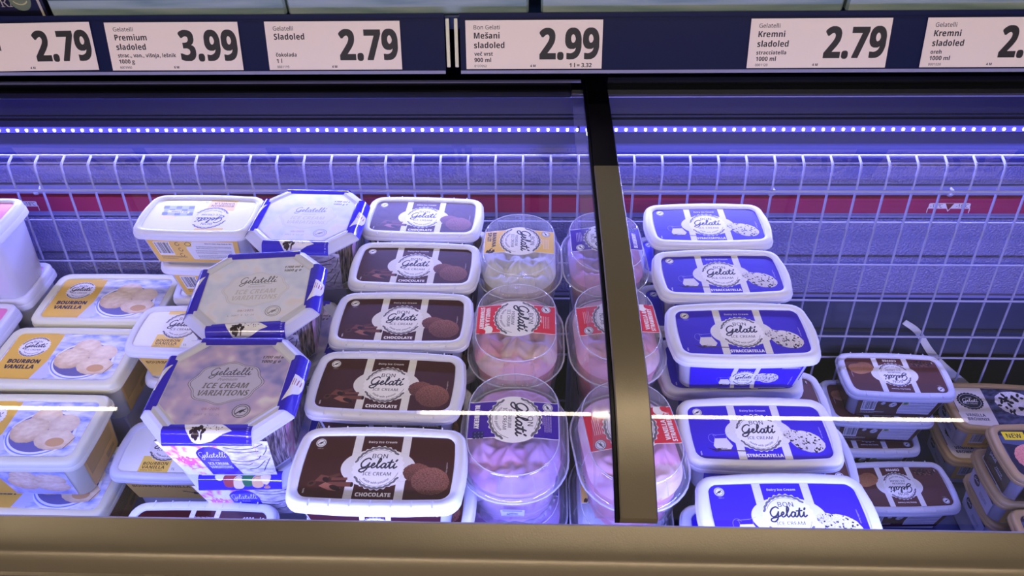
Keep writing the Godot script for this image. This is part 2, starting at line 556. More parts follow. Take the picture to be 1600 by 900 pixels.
func rect_lid(base: Color, flavour: String, art: int) -> Pad:  # the printed lid of the one-litre tub
	var p := Pad.new(1000, 482, base)
	paper_bands(p, 335, 668, 58, 250, 252, 152)
	round_badge(p, 500, 248, 172, art == 2)
	p.text("Dairy Ice Cream", Vector2(500, 48), 17, PAPER, {"align": 0.5, "bold": true, "sx": 1.1})
	p.text(flavour, Vector2(500, 470), 27, PAPER, {"align": 0.5, "bold": true, "fat": 1.2, "fit": [232.0, 264.0, 150.0][art]})
	p.seal(72, 54, 38, INK, PAPER)
	p.text("1000 ml", Vector2(58, 106), 8, PAPER)
	p.text("serving suggestion", Vector2(966, 300), 9, PAPER, {"turn": -PI / 2})
	p.text("100%", Vector2(44, 455), 11, PAPER, {"turn": -PI / 2, "bold": true})
	if art == 0:
		curls(p, 190, 372, 1.0)
		p.scoop(770, 285, 100, 78, Color(0.17, 0.08, 0.07), Color(0.6, 0.37, 0.31), 0.2, 0.03, 5)
		p.scoop(862, 345, 132, 108, Color(0.2, 0.1, 0.085), Color(0.66, 0.43, 0.36), 0.15, 0.028, 3)
	elif art == 1:
		jug(p, 205, 360, 0.95)
		speckled(p, 745, 270, 70, 52, 0.2, 11)
		speckled(p, 840, 330, 135, 95, 0.42, 12)
	else:
		p.scoop(812, 340, 110, 84, Color(0.38, 0.22, 0.14), Color(0.72, 0.5, 0.34), -0.3, 0.03, 8)
		p.scoop(880, 320, 105, 80, Color(0.42, 0.25, 0.16), Color(0.76, 0.55, 0.38), 0.2, 0.03, 9)
		p.specks(165, 420, 130, 40, 60, 16, Color(0.16, 0.08, 0.06), 4)
		p.specks(165, 415, 130, 40, 16, 12, Color(0.45, 0.28, 0.2), 14)
	return p

func rect_front(base: Color, art: int) -> Pad:                 # the long side of the one-litre tub
	var p := Pad.new(640, 230, base)
	paper_bands(p, 268, 392, 26, 138, 84, 66)
	round_badge(p, 330, 132, 70)
	p.text("Dairy Ice Cream", Vector2(330, 30), 9, PAPER, {"align": 0.5, "bold": true})
	p.text("1000ml", Vector2(520, 40), 19, PAPER, {"bold": true, "slant": 0.2})
	p.arc(624, 32, 7, 8, 60, 300, 3, PAPER)
	p.text("serving suggestion", Vector2(612, 200), 7, PAPER, {"turn": -PI / 2})
	if art == 0:
		curls(p, 190, 170, 0.42)
		p.scoop(446, 130, 42, 36, Color(0.17, 0.08, 0.07), Color(0.6, 0.37, 0.31), 0.1, 0.05, 5)
		p.scoop(490, 140, 52, 46, Color(0.2, 0.1, 0.085), Color(0.66, 0.43, 0.36), 0.1, 0.05, 3)
	else:
		jug(p, 215, 172, 0.5)
		speckled(p, 432, 122, 42, 40, 0.0, 21)
		speckled(p, 478, 132, 56, 48, 0.2, 22)
	return p

func rect_back(base: Color, yellow: bool) -> Pad:              # the side with the bar code
	var p := Pad.new(640, 200, base)
	var ink := INK if yellow else PAPER
	p.barcode(38, 22, 118, 116, Color(0.12, 0.11, 0.16), PAPER, 7)
	if yellow:
		for k in 3:
			p.arc(210 + (k % 2) * 12, 40 + k * 48, 14, 14, 0, 300, 4, INK)
		p.rect(262, 18, 48, 44, Color(0.93, 0.78, 0.35))
		p.arc(286, 40, 22, 18, 0, 360, 4, INK)
		p.text("MAX", Vector2(272, 47), 11, INK, {"bold": true, "fit": 28.0})
		p.poly([Vector2(270, 68), Vector2(322, 18), Vector2(606, 18), Vector2(606, 172), Vector2(284, 172)], Color(0.9, 0.89, 0.88))
		p.rect(318, 18, 288, 154, Color(0.9, 0.89, 0.88))
		p.rect(262, 18, 48, 44, Color(0.93, 0.78, 0.35))
		p.arc(286, 40, 20, 16, 0, 360, 4, INK)
	else:
		p.seal(206, 48, 18, INK, PAPER)
		p.seal(286, 62, 30, INK, PAPER)
		p.rect(346, 20, 262, 148, Color(0.86, 0.85, 0.88))
		p.rect(352, 22, 46, 34, Color(0.86, 0.83, 0.28))
		p.blob(375, 39, 17, 14, Color(0.28, 0.5, 0.35))
	p.text("Dairy ice cream, keep frozen at -18 C", Vector2(596, 38), 10, INK, {"align": 1.0, "bold": true, "fit": 190.0})
	p.lines(340 if yellow else 356, 58, 246, 3, 9, 2.6, INK, 3)
	p.lines(330 if yellow else 352, 92, 256, 4, 9, 2.4, INK, 4)
	p.lines(330 if yellow else 352, 136, 256, 4, 8, 2.2, INK, 5)
	p.lines(40, 148, 200, 3, 9, 3.0, ink, 6)
	return p

func cream_lid() -> Pad:                                       # big vanilla tub, cream plastic
	var yellow := Color(0.9, 0.72, 0.28)
	var p := Pad.new(900, 502, Color(0.72, 0.74, 0.88))
	p.clouds(330, 0, 570, 502, [Color(0.55, 0.6, 0.82), Color(0.78, 0.79, 0.9), Color(0.9, 0.9, 0.96)], 0.006, 31, Vector2(1, 2))
	p.blob(612, 300, 232, 216, Color(0.93, 0.93, 0.97))
	p.arc(612, 290, 226, 200, 10, 190, 10, Color(0.5, 0.56, 0.86))
	p.blob(612, 285, 212, 182, Color(0.42, 0.4, 0.6))
	var lo := Color(0.78, 0.64, 0.46)
	var hi := Color(0.97, 0.9, 0.76)
	p.scoop(585, 150, 110, 100, Color(0.82, 0.68, 0.52), hi, 0.1, 0.012, 41, 1.5, true)
	p.scoop(735, 210, 105, 95, Color(0.84, 0.72, 0.6), hi, 0.1, 0.012, 42, 1.5, true)
	p.scoop(520, 270, 130, 120, lo, hi, -0.1, 0.012, 43, 1.6, true)
	p.scoop(725, 350, 140, 98, lo.lightened(0.15), hi, 0.1, 0.012, 44, 1.6, true)
	p.blob(740, 375, 62, 40, Color(0.82, 0.64, 0.42))
	p.stroke([Vector2(860, 330), Vector2(820, 430)], 4, Color(0.2, 0.14, 0.1))
	p.rect(0, 0, 350, 502, yellow)
	p.poly([Vector2(300, 502), Vector2(350, 300), Vector2(420, 420), Vector2(400, 502)], Color(0.8, 0.8, 0.92))
	round_badge(p, 180, 150, 112)
	p.text("BOURBON", Vector2(56, 332), 40, INK, {"bold": true, "sx": 1.0, "fat": 1.5, "fit": 240.0})
	p.text("VANILLA", Vector2(56, 392), 40, INK, {"bold": true, "sx": 1.0, "fat": 1.5, "fit": 225.0})
	return p

func cream_front() -> Pad:
	var p := Pad.new(640, 250, Color(0.9, 0.72, 0.28))
	p.clouds(250, 0, 390, 250, [Color(0.6, 0.62, 0.82), Color(0.86, 0.86, 0.94)], 0.01, 33)
	p.blob(450, 165, 165, 78, Color(0.72, 0.72, 0.9))
	var lo := Color(0.8, 0.64, 0.46)
	var hi := Color(0.98, 0.9, 0.78)
	p.scoop(385, 75, 78, 58, lo, hi, 0, 0.02, 51, 1.6, true)
	p.scoop(530, 105, 92, 55, lo, hi, 0, 0.02, 52, 1.6, true)
	p.scoop(370, 135, 92, 72, lo, hi, 0, 0.02, 53, 1.6, true)
	p.scoop(525, 170, 100, 52, lo.lightened(0.1), hi, 0, 0.02, 54, 1.6, true)
	p.text("BOURBON", Vector2(18, 150), 26, INK, {"bold": true, "fit": 170.0})
	p.text("VANILLA", Vector2(18, 186), 26, INK, {"bold": true, "fit": 150.0})
	return p

func cream_end() -> Pad:
	var p := Pad.new(300, 260, Color(0.87, 0.7, 0.36))
	p.rect(0, 0, 300, 22, Color(0.16, 0.14, 0.16))
	p.lines(18, 42, 262, 13, 10, 4.0, Color(0.42, 0.36, 0.28), 61)
	p.lines(180, 196, 90, 4, 11, 5.0, Color(0.25, 0.22, 0.2), 62)
	return p

func white_lid() -> Pad:                                       # small white vanilla tub
	var p := Pad.new(760, 368, Color(0.95, 0.95, 0.93))
	p.rect(145, 0, 210, 368, Color(0.96, 0.82, 0.38))
	p.rect(145, 30, 210, 212, Color(0.95, 0.95, 0.93))
	round_badge(p, 290, 150, 136)
	p.rect(150, 282, 200, 86, Color(0.96, 0.8, 0.33))
	p.text("BOURBON", Vector2(162, 316), 24, Color(0.35, 0.26, 0.14), {"bold": true, "fit": 172.0})
	p.text("VANILLA", Vector2(162, 346), 24, Color(0.35, 0.26, 0.14), {"bold": true, "fit": 160.0})
	p.text("Dairy Ice Cream", Vector2(162, 362), 10, Color(0.35, 0.26, 0.14), {"fit": 150.0})
	p.text("1L", Vector2(372, 356), 20, INK)
	p.poly([Vector2(430, 172), Vector2(650, 158), Vector2(690, 290), Vector2(460, 300)], Color(0.72, 0.76, 0.9))
	for i in 5:
		for k in 3:
			if (i + k) % 2 == 0:
				p.poly([Vector2(434 + i * 48 + k * 8, 178 + k * 40), Vector2(476 + i * 48 + k * 8, 176 + k * 40), Vector2(484 + i * 48 + k * 8, 212 + k * 40), Vector2(442 + i * 48 + k * 8, 214 + k * 40)], Color(0.5, 0.54, 0.74))
	p.poly([Vector2(470, 200), Vector2(640, 210), Vector2(640, 240), Vector2(470, 228)], PAPER)
	p.text("Ice Cream", Vector2(482, 222), 18, INK, {"slant": 0.2, "bold": true, "turn": 0.05, "face": "Droid Serif"})
	p.scoop(610, 150, 62, 24, Color(0.98, 0.86, 0.74), Color(0.96, 0.94, 0.9), 0, 0.02, 71, 1.0)
	p.stroke([Vector2(420, 306), Vector2(700, 296)], 2, Color(0.6, 0.62, 0.7))
	return p

func white_front() -> Pad:
	var p := Pad.new(420, 170, Color(0.9, 0.73, 0.36))
	p.stroke([Vector2(240, 96), Vector2(300, 116)], 6, INK)
	p.poly([Vector2(286, 100), Vector2(320, 120), Vector2(282, 126)], INK)
	p.text("BOURBON VANILLA", Vector2(22, 60), 20, Color(0.4, 0.3, 0.16), {"bold": true})
	return p

func variations_top(frost: float) -> Pad:                                  # film of the eight-cornered tub with the ice cream showing through
	var p := Pad.new(600, 560, Color(0.8, 0.76, 0.8))
	p.clouds(0, 0, 600, 560, [Color(0.52, 0.52, 0.8).lerp(Color(0.8, 0.82, 0.96), frost), Color(0.68, 0.63, 0.84).lerp(Color(0.85, 0.87, 0.98), frost), Color(0.78, 0.69, 0.85).lerp(Color(0.9, 0.9, 0.99), frost), Color(0.9, 0.87, 0.92)], 0.0045, 81)
	var edge := Color(0.32, 0.3, 0.34).lerp(Color(0.78, 0.77, 0.84), frost)
	var inner := Color(0.77, 0.75, 0.87).lerp(Color(0.88, 0.88, 0.95), frost)
	for k in [[1.06, edge], [1.045, inner], [1.0, edge], [0.985, inner]]:
		var ps := []
		for i in 72:
			var a := TAU * i / 72
			ps.append(Vector2(300 + 178 * k[0] * cos(a) * (1 + 0.05 * cos(a * 8)), 280 + 140 * k[0] * sin(a) * (1 + 0.05 * cos(a * 8))))
		p.poly(ps, k[1])
	p.hand("Gelatelli", Vector2(306, 206), 62, 4, INK, 0.0, 1.0)
	var haze := Color(0.9, 0.89, 0.93)
	p.stroke([Vector2(262, 236), Vector2(390, 236)], 2, INK)
	p.text("Premium", Vector2(300, 264), 18, Color(0.4, 0.38, 0.42).lerp(haze, frost * 0.6), {"align": 0.5, "slant": 0.25})
	p.text("ICE CREAM", Vector2(300, 318), 38, SHADE.lerp(haze, frost * 0.75), {"align": 0.5, "bold": true, "slant": 0.2, "fit": 232.0})
	p.text("VARIATIONS", Vector2(300, 370), 38, SHADE.lerp(haze, frost * 0.75), {"align": 0.5, "bold": true, "slant": 0.2, "fit": 262.0})
	p.text("1700 ml e /", Vector2(442, 100), 20, INK, {"bold": true, "slant": 0.2, "fit": 132.0})
	p.text("1000 g e", Vector2(442, 132), 20, INK, {"bold": true, "slant": 0.2, "fit": 104.0})
	p.text("09/2025", Vector2(230, 470), 16, Color(0.6, 0.36, 0.44), {"face": "Droid Sans Mono"})
	p.text("L 3067 R 12:24", Vector2(180, 506), 13, Color(0.6, 0.55, 0.64), {"face": "Droid Sans Mono"})
	p.seal(432, 476, 46, INK.lerp(haze, frost * 0.5), inner)
	return p

func variations_front() -> Pad:
	var p := Pad.new(560, 230, Color(0.9, 0.86, 0.9))
	p.clouds(0, 0, 300, 230, [Color(0.95, 0.5, 0.72), Color(0.98, 0.86, 0.92), Color(0.97, 0.96, 0.98), Color(0.97, 0.95, 0.97)], 0.014, 91)
	p.clouds(300, 0, 260, 230, [Color(0.7, 0.66, 0.74), Color(0.86, 0.83, 0.88), Color(0.93, 0.92, 0.95)], 0.014, 92, Vector2(1, 3))
	var d := Color(0.24, 0.2, 0.26)
	for k in [[330, 40, 400, 55, 470, 48, 530, 20], [345, 70, 420, 76, 500, 66], [330, 122, 400, 138, 480, 122, 505, 96], [420, 190, 470, 180, 520, 130], [500, 200, 515, 170, 550, 110], [340, 150, 420, 160, 450, 150], [520, 90, 540, 60, 548, 30]]:
		var pts := []
		for i in range(0, k.size(), 2):
			pts.append(Vector2(k[i], k[i + 1]))
		p.stroke(smooth_line(pts, 4), 4.0, d)
	for k in [[10, 110, 120, 120, 220, 90, 250, 60], [60, 190, 160, 176, 230, 196], [20, 30, 130, 26, 240, 40]]:
		var pts := []
		for i in range(0, k.size(), 2):
			pts.append(Vector2(k[i], k[i + 1]))
		p.stroke(smooth_line(pts, 4), 4.0, Color(0.86, 0.5, 0.68))
	p.specks(80, 130, 60, 30, 60, 10, Color(0.93, 0.42, 0.66), 93)
	var blue := Color(0.23, 0.16, 0.78)
	var arch := []
	for i in 13:
		var a := PI + PI * i / 12
		arch.append(Vector2(255 + 88 * cos(a), 120 + 84 * sin(a)))
	arch.append(Vector2(352, 230))
	arch.append(Vector2(160, 230))
	p.poly(arch, blue)
	p.hand("Gelatelli", Vector2(256, 96), 42, 2.6, PAPER)
	p.text("Premium", Vector2(256, 130), 9, PAPER, {"align": 0.5})
	p.text("ICE CREAM", Vector2(256, 160), 18, PAPER, {"align": 0.5, "bold": true, "fit": 120.0})
	p.text("VARIATIONS", Vector2(256, 184), 18, PAPER, {"align": 0.5, "bold": true, "fit": 138.0})
	return p

func variations_side() -> Pad:
	var p := Pad.new(420, 200, Color(0.6, 0.55, 0.6))
	p.clouds(0, 0, 420, 200, [Color(0.3, 0.27, 0.32), Color(0.62, 0.56, 0.58), Color(0.84, 0.78, 0.8)], 0.012, 95, Vector2(2, 1))
	p.clouds(0, 0, 110, 200, [Color(0.9, 0.55, 0.7), Color(0.95, 0.9, 0.94)], 0.014, 97)
	for k in 7:
		p.stroke(smooth_line([Vector2(120 + k * 44, 0), Vector2(150 + k * 40, 60), Vector2(116 + k * 46, 130), Vector2(150 + k * 40, 200)], 4), 5, Color(0.2, 0.17, 0.22))
	return p

func band_leaf(kind: int) -> Pad:                              # blue sleeve on a straight edge of that lid
	var blue := Color(0.22, 0.16, 0.75)
	var p := Pad.new(420, 110, blue)
	if kind == 1:
		p.poly(smooth_line([Vector2(95, 0), Vector2(130, 60), Vector2(170, 88), Vector2(230, 74), Vector2(330, 40)], 5) + [Vector2(290, 10), Vector2(270, 0)], PAPER)
		p.specks(170, 38, 36, 26, 22, 14, Color(0.2, 0.14, 0.16), 101)
		p.specks(230, 22, 60, 22, 26, 3, INK, 102)
		p.lines(396, 20, 10, 7, 10, 5, Color(0.6, 0.58, 0.9), 4)
	elif kind == 2:
		p.poly(smooth_line([Vector2(70, 10), Vector2(130, 60), Vector2(200, 96), Vector2(260, 90), Vector2(270, 40)], 5) + [Vector2(160, 30)], PAPER)
		for k in 4:
			p.stroke([Vector2(190 + k * 4, 40 + k * 10), Vector2(240, 44 + k * 10)], 3, Color(0.62, 0.3, 0.34))
	elif kind == 3:
		for k in [[110, 40, 26, 18, Color(0.88, 0.86, 0.9)], [160, 52, 34, 30, Color(0.62, 0.26, 0.24)], [205, 66, 28, 30, Color(0.86, 0.76, 0.56)], [250, 50, 30, 28, Color(0.2, 0.42, 0.24)], [300, 62, 30, 26, Color(0.84, 0.66, 0.44)], [340, 46, 26, 24, Color(0.9, 0.8, 0.62)], [345, 84, 16, 14, Color(0.7, 0.52, 0.4)]]:
			p.blob(k[0], k[1], k[2], k[3], k[4])
			p.arc(k[0], k[1], k[2] * 0.8, k[3] * 0.8, 200, 330, 2, k[4].darkened(0.4))
	return p

func oval_label(base: Color, name_a: String, name_b: String, art: int) -> Pad:   # belly band over a clear lid; drawn upright, wraps long ways
	var p := Pad.new(400, 640, PAPER)
	p.rect(52, 0, 296, 640, base)
	for k in 10:
		p.stroke([Vector2(8 + k * 4, 20 + k * 62), Vector2(30, 40 + k * 62)], 1.0, Color(0.75, 0.74, 0.73))
		p.stroke([Vector2(370, 20 + k * 62), Vector2(392, 44 + k * 62)], 1.0, Color(0.75, 0.74, 0.73))
	round_badge(p, 200, 310, 192, true)
	p.seal(92, 74, 40, INK, PAPER)
	p.lines(170, 50, 130, 5, 14, 4, Color(0.93, 0.88, 0.88), 5)
	p.text(name_a, Vector2(76, 570 if name_b != "" else 600), 34, PAPER if art > 0 else INK, {"bold": true, "fit": 200.0, "fat": 1.0})
	if name_b != "":
		p.text(name_b, Vector2(66, 616), 34, PAPER if art > 0 else INK, {"bold": true, "fit": 240.0 if art == 1 else 130.0, "fat": 1.0})
	if art == 0:
		p.specks(330, 580, 40, 40, 20, 14, Color(0.25, 0.15, 0.12), 111)
	elif art == 1:
		p.scoop(318, 545, 44, 40, Color(0.9, 0.86, 0.8), Color(0.99, 0.97, 0.95), 0, 0.04, 112)
		p.blob(336, 590, 30, 26, Color(0.82, 0.14, 0.2))
	else:
		for k in 8:
			p.blob(312 + (k % 3) * 26, 540 + int(k / 3.0) * 26, 16, 16, Color(0.16, 0.15, 0.34))
			p.blob(308 + (k % 3) * 26, 536 + int(k / 3.0) * 26, 6, 6, Color(0.36, 0.36, 0.6))
	return p

func small_sticker() -> Pad:
	var p := Pad.new(240, 190, PAPER)
	p.rect(24, 14, 192, 44, Color(0.7, 0.68, 0.72))
	p.text("BON", Vector2(120, 96), 16, INK, {"align": 0.5})
	p.hand("Gelati", Vector2(120, 116), 46, 5, INK)
	p.lines(60, 146, 120, 3, 11, 4, SHADE, 3)
	return p

func brownie_lid() -> Pad:
	var p := Pad.new(900, 560, Color(0.84, 0.8, 0.76))
	p.clouds(330, 0, 570, 560, [Color(0.12, 0.12, 0.2), Color(0.25, 0.26, 0.38), Color(0.36, 0.36, 0.48)], 0.006, 121, Vector2(1, 1.6))
	p.scoop(610, 210, 200, 190, Color(0.74, 0.7, 0.7), Color(0.95, 0.93, 0.92), 0, 0.02, 122, 1.2)
	p.specks(610, 210, 200, 190, 26, 34, Color(0.12, 0.09, 0.1), 123)
	p.rect(860, 380, 40, 110, Color(0.8, 0.85, 0.8))
	p.rect(0, 0, 332, 560, Color(0.84, 0.8, 0.76))
	p.blob(165, 200, 128, 128, Color(0.14, 0.13, 0.16), 0, 0.04, 22)
	p.arc(165, 200, 106, 106, 0, 360, 3, PAPER)
	p.text("BON", Vector2(165, 158), 20, PAPER, {"align": 0.5})
	p.hand("Gelati", Vector2(165, 196), 62, 6, PAPER)
	p.text("ICE CREAM", Vector2(165, 248), 18, PAPER, {"align": 0.5})
	p.text("VANILLA", Vector2(56, 434), 42, INK, {"bold": true, "fit": 190.0})
	p.text("BROWNIE", Vector2(56, 494), 42, INK, {"bold": true, "fit": 210.0})
	return p

func dark_lid() -> Pad:                                        # gold-lidded tub with the NEW flash
	var p := Pad.new(900, 560, Color(0.16, 0.14, 0.22))
	p.poly([Vector2(0, 60), Vector2(900, 180), Vector2(900, 330), Vector2(0, 160)], Color(0.3, 0.32, 0.44))
	p.scoop(190, 330, 150, 170, Color(0.72, 0.4, 0.36), Color(0.92, 0.62, 0.54), 0.4, 0.02, 131, 1.6)
	p.scoop(330, 480, 120, 70, Color(0.6, 0.62, 0.72), Color(0.9, 0.9, 0.94), 0.3, 0.02, 132)
	p.rect(40, 14, 190, 104, Color(0.93, 0.82, 0.12))
	p.text("NEW", Vector2(135, 92), 54, INK, {"align": 0.5, "bold": true, "fit": 130.0})
	p.blob(430, 70, 140, 56, Color(0.9, 0.86, 0.88))
	p.blob(380, 70, 60, 40, Color(0.8, 0.3, 0.6))
	p.lines(450, 50, 100, 3, 18, 8, INK, 12)
	return p

func dark_end() -> Pad:
	var p := Pad.new(300, 220, Color(0.17, 0.1, 0.12))
	p.hand("Gelatelli", Vector2(90, 90), 36, 4, Color(0.8, 0.76, 0.72), 0.0, 0.7)
	p.text("SALTED", Vector2(190, 120), 16, PAPER, {"align": 0.5, "bold": true})
	p.text("CARAMEL", Vector2(190, 146), 16, PAPER, {"align": 0.5, "bold": true})
	p.lines(40, 180, 180, 3, 10, 3, Color(0.5, 0.44, 0.44), 8)
	return p

func pale_end() -> Pad:
	var p := Pad.new(300, 220, Color(0.82, 0.8, 0.82))
	p.poly([Vector2(0, 16), Vector2(300, 30), Vector2(300, 66), Vector2(0, 46)], Color(0.16, 0.15, 0.2))
	p.blob(80, 108, 44, 44, Color(0.16, 0.15, 0.2))
	p.hand("Gelati", Vector2(80, 108), 26, 3, PAPER)
	p.lines(150, 140, 100, 4, 12, 4, INK, 9)
	return p

func pink_lid() -> Pad:
	var p := Pad.new(400, 300, Color(0.95, 0.5, 0.76))
	p.stroke([Vector2(120, 190), Vector2(250, 150), Vector2(300, 168)], 9, Color(0.34, 0.12, 0.22))
	p.stroke([Vector2(150, 230), Vector2(320, 190)], 7, Color(0.34, 0.12, 0.22))
	p.scoop(240, 250, 90, 60, Color(0.9, 0.84, 0.86), Color(0.98, 0.95, 0.96), 0, 0.03, 141)
	return p

func price_tag(lines: Array, price: String, code: String, count: String, unit := "") -> Pad:
	var p := Pad.new(760, 260, Color(0.93, 0.87, 0.8))
	var k := Color(0.12, 0.11, 0.12)
	var f := {"bold": true}
	p.text(lines[0], Vector2(46, 48), 22, k, {"sx": 1.05})
	p.text(lines[1], Vector2(46, 96), 31, k, f)
	if lines[2] != "":
		p.text(lines[2], Vector2(46, 147), 31, k, f)
	p.text(lines[3], Vector2(46, 188), 20, k, {"bold": true})
	p.text(lines[4], Vector2(46, 222), 22, k, {"bold": true})
	p.text(code, Vector2(46, 250), 13, k)
	p.text(count, Vector2(360, 250), 13, k, f)
	p.text(price, Vector2(740, 206), 158, k, {"bold": true, "align": 1.0, "fit": 326.0 if price.length() > 3 else 140.0, "fat": 3.0})
	if unit != "":
		p.text(unit, Vector2(580, 252), 22, k, f)
	return p

func tinted(called: String, like: String, c: Color) -> StandardMaterial3D:
	var m: StandardMaterial3D = mats[like].duplicate()
	m.albedo_color = c
	mats[called] = m
	return m

func make_materials() -> void:
	mat("white_plastic", Color(0.86, 0.86, 0.9), 0.35)
	mat("milky_plastic", Color(0.8, 0.8, 0.86), 0.4)
	mat("cream_plastic", Color(0.86, 0.85, 0.72), 0.35)
	mat("gold_plastic", Color(0.68, 0.56, 0.37), 0.4)
	mat("grey_plastic", Color(0.7, 0.69, 0.72), 0.4)
	clear_mat("clear_plastic", Color(0.93, 0.93, 0.97), 0.09, 0.05)
	clear_mat("misty_plastic", Color(0.9, 0.9, 0.96), 0.45, 0.12)
	print_mat("chocolate_lid", rect_lid(Color(0.26, 0.11, 0.1), "CHOCOLATE", 0), 0.47, 0.42)
	print_mat("stracciatella_lid", rect_lid(Color(0.23, 0.14, 0.75), "STRACCIATELLA", 1), 0.45, 0.36)
	print_mat("coffee_lid", rect_lid(Color(0.33, 0.17, 0.15), "COFFEE", 2), 0.47, 0.42)
	print_mat("chocolate_front", rect_front(Color(0.26, 0.11, 0.1), 0), 0.25)
	print_mat("stracciatella_front", rect_front(Color(0.23, 0.14, 0.75), 1), 0.25)
	print_mat("coffee_back", rect_back(Color(0.28, 0.14, 0.13), false), 0.25)
	print_mat("white_back", rect_back(Color(0.93, 0.75, 0.36), true), 0.25)
	print_mat("white_lid", white_lid(), 0.47, 0.42)
	print_mat("white_front", white_front(), 0.25)
	print_mat("cream_lid", cream_lid(), 0.47, 0.42)
	print_mat("cream_front", cream_front(), 0.25)
	print_mat("cream_end", cream_end(), 0.3)
	print_mat("variations_top", variations_top(0.0), 0.45)
	print_mat("variations_frosted", variations_top(1.0), 0.45)
	print_mat("variations_front", variations_front(), 0.15)
	print_mat("variations_side", variations_side(), 0.15)
	for k in 4:
		print_mat("leaf_band_%d" % k, band_leaf(k), 0.1)
	print_mat("banana_label", oval_label(Color(0.93, 0.77, 0.38), "BANANA", "SPLIT", 0), 0.3)
	print_mat("strawberry_label", oval_label(Color(0.86, 0.2, 0.27), "VANILLA &", "STRAWBERRY", 1), 0.3)
	print_mat("blueberry_label", oval_label(Color(0.26, 0.12, 0.6), "BLUEBERRY", "", 2), 0.3)
	print_mat("small_sticker", small_sticker(), 0.4)
	print_mat("brownie_lid", brownie_lid(), 0.25)
	print_mat("dark_lid", dark_lid(), 0.2)
	print_mat("dark_end", dark_end(), 0.25)
	print_mat("pale_end", pale_end(), 0.3)
	print_mat("pink_lid", pink_lid(), 0.3)
	mat("blue_print", Color(0.23, 0.14, 0.75), 0.25)
	mat("brown_print", Color(0.28, 0.14, 0.13), 0.25)
	var ice := mat("ice_cream", Color.WHITE, 0.6)
	ice.vertex_color_use_as_albedo = true
	ice.subsurf_scatter_enabled = false

# ---------------------------------------------------------------- packs; each stands on y = 0 with its front to +z
func side_print(called: String, m: String, top: Vector2, bot: Vector2, h: float, span: float, y0: float, y1: float, side: int, parent: Node) -> void:
	# a printed panel on one flank of a tapering body: side 0 front, 1 back, 2 left, 3 right
	var st := begin()
	var ys := [y1, y0]
	var p := []
	for y in ys:
		var k: float = y / h
		var half := bot.lerp(top, k) / 2 + Vector2(0.0005, 0.0005)
		var w: float = (half.x if side < 2 else half.y) * span
		var l := Vector3(-w, y, half.y)
		var r := Vector3(w, y, half.y)
		if side == 1:
			l = Vector3(w, y, -half.y)
			r = Vector3(-w, y, -half.y)
		elif side == 2:
			l = Vector3(-half.x, y, -w)
			r = Vector3(-half.x, y, w)
		elif side == 3:
			l = Vector3(half.x, y, w)
			r = Vector3(half.x, y, -w)
		p.append_array([l, r])
	quad_uv(st, p[0], p[1], p[3], p[2])
	part(called, done(st), mats[m], parent)

func rect_tub(q: Dictionary) -> Node3D:
	var t := Node3D.new()
	var w: float = q.w
	var d: float = q.d
	var h: float = q.h
	var sk: float = q.get("skirt", 0.0125)
	var rim: float = q.get("rim", 0.0115)
	var r: float = q.get("r", 0.018)
	var ta: float = q.get("taper", 0.9)
	var top := Vector2(w * 0.925, d * 0.9)
	var bot := top * ta
	var hb := h - sk * 0.6
	var st := begin()
	loft(st, [[outline(bot.x - 0.004, bot.y - 0.004, r * 0.9, 0.0), 0.0], [outline(bot.x, bot.y, r * 0.9, 0.0), 0.003], [outline(top.x, top.y, r, 0.0), hb]], true, true)
	part("tub_body", done(st), mats[q.body], t)
	st = begin()
	var b: float = q.get("bow", 0.0025)
	loft(st, [[outline(w - 0.003, d - 0.003, r, b), h - sk], [outline(w, d, r, b), h - sk, true], [outline(w, d, r, b), h - sk * 0.62], [outline(w - 0.0015, d - 0.0015, r, b), h - sk * 0.56, true], [outline(w - 0.0025, d - 0.0025, r, b), h - 0.003],
		[outline(w - 0.006, d - 0.006, r, b), h - 0.0006], [outline(w - 0.010, d - 0.010, r, b), h], [outline(w - 2 * rim + 0.004, d - 2 * rim + 0.004, r - 0.004, b * 0.7), h - 0.0004], [outline(w - 2 * rim + 0.001, d - 2 * rim + 0.001, r - 0.006, b * 0.7), h - 0.0012, true], [outline(w - 2 * rim, d - 2 * rim, r - 0.006, b * 0.7), h - 0.0032, true]], true, true)
	if q.get("ribs", false):   # the little stiffening ribs along both long rims
		for k in 7:
			var x := (k - 3) * w * 0.115
			for s in [-1.0, 1.0]:
				box(st, Vector3(x - 0.0006, h - 0.002, s * (d / 2 - 0.0045) - 0.004), Vector3(x + 0.0006, h + 0.0003, s * (d / 2 - 0.0045) + 0.004))
	part("lid", done(st), mats[q.lid], t)
	part("lid_label", lid_print(q.get("lw", w - 2 * rim - 0.0015), q.get("ld", d - 2 * rim - 0.0015), q.get("lr", 0.005), h - 0.0029), mats[q.top], t)
	var y0: float = h * q.get("y0", 0.06)
	var y1: float = hb - sk * q.get("drop", 0.62)
	var names := ["front_label", "back_label", "end_label", "end_label"]
	var keys := ["front", "back", "left", "right"]
	for k in 4:
		if q.has(keys[k]):
			side_print(names[k], q[keys[k]], top, bot, hb, q.get("span", 0.84) if k < 2 else q.get("end_span", 0.72), y0, y1, k, t)
	return t

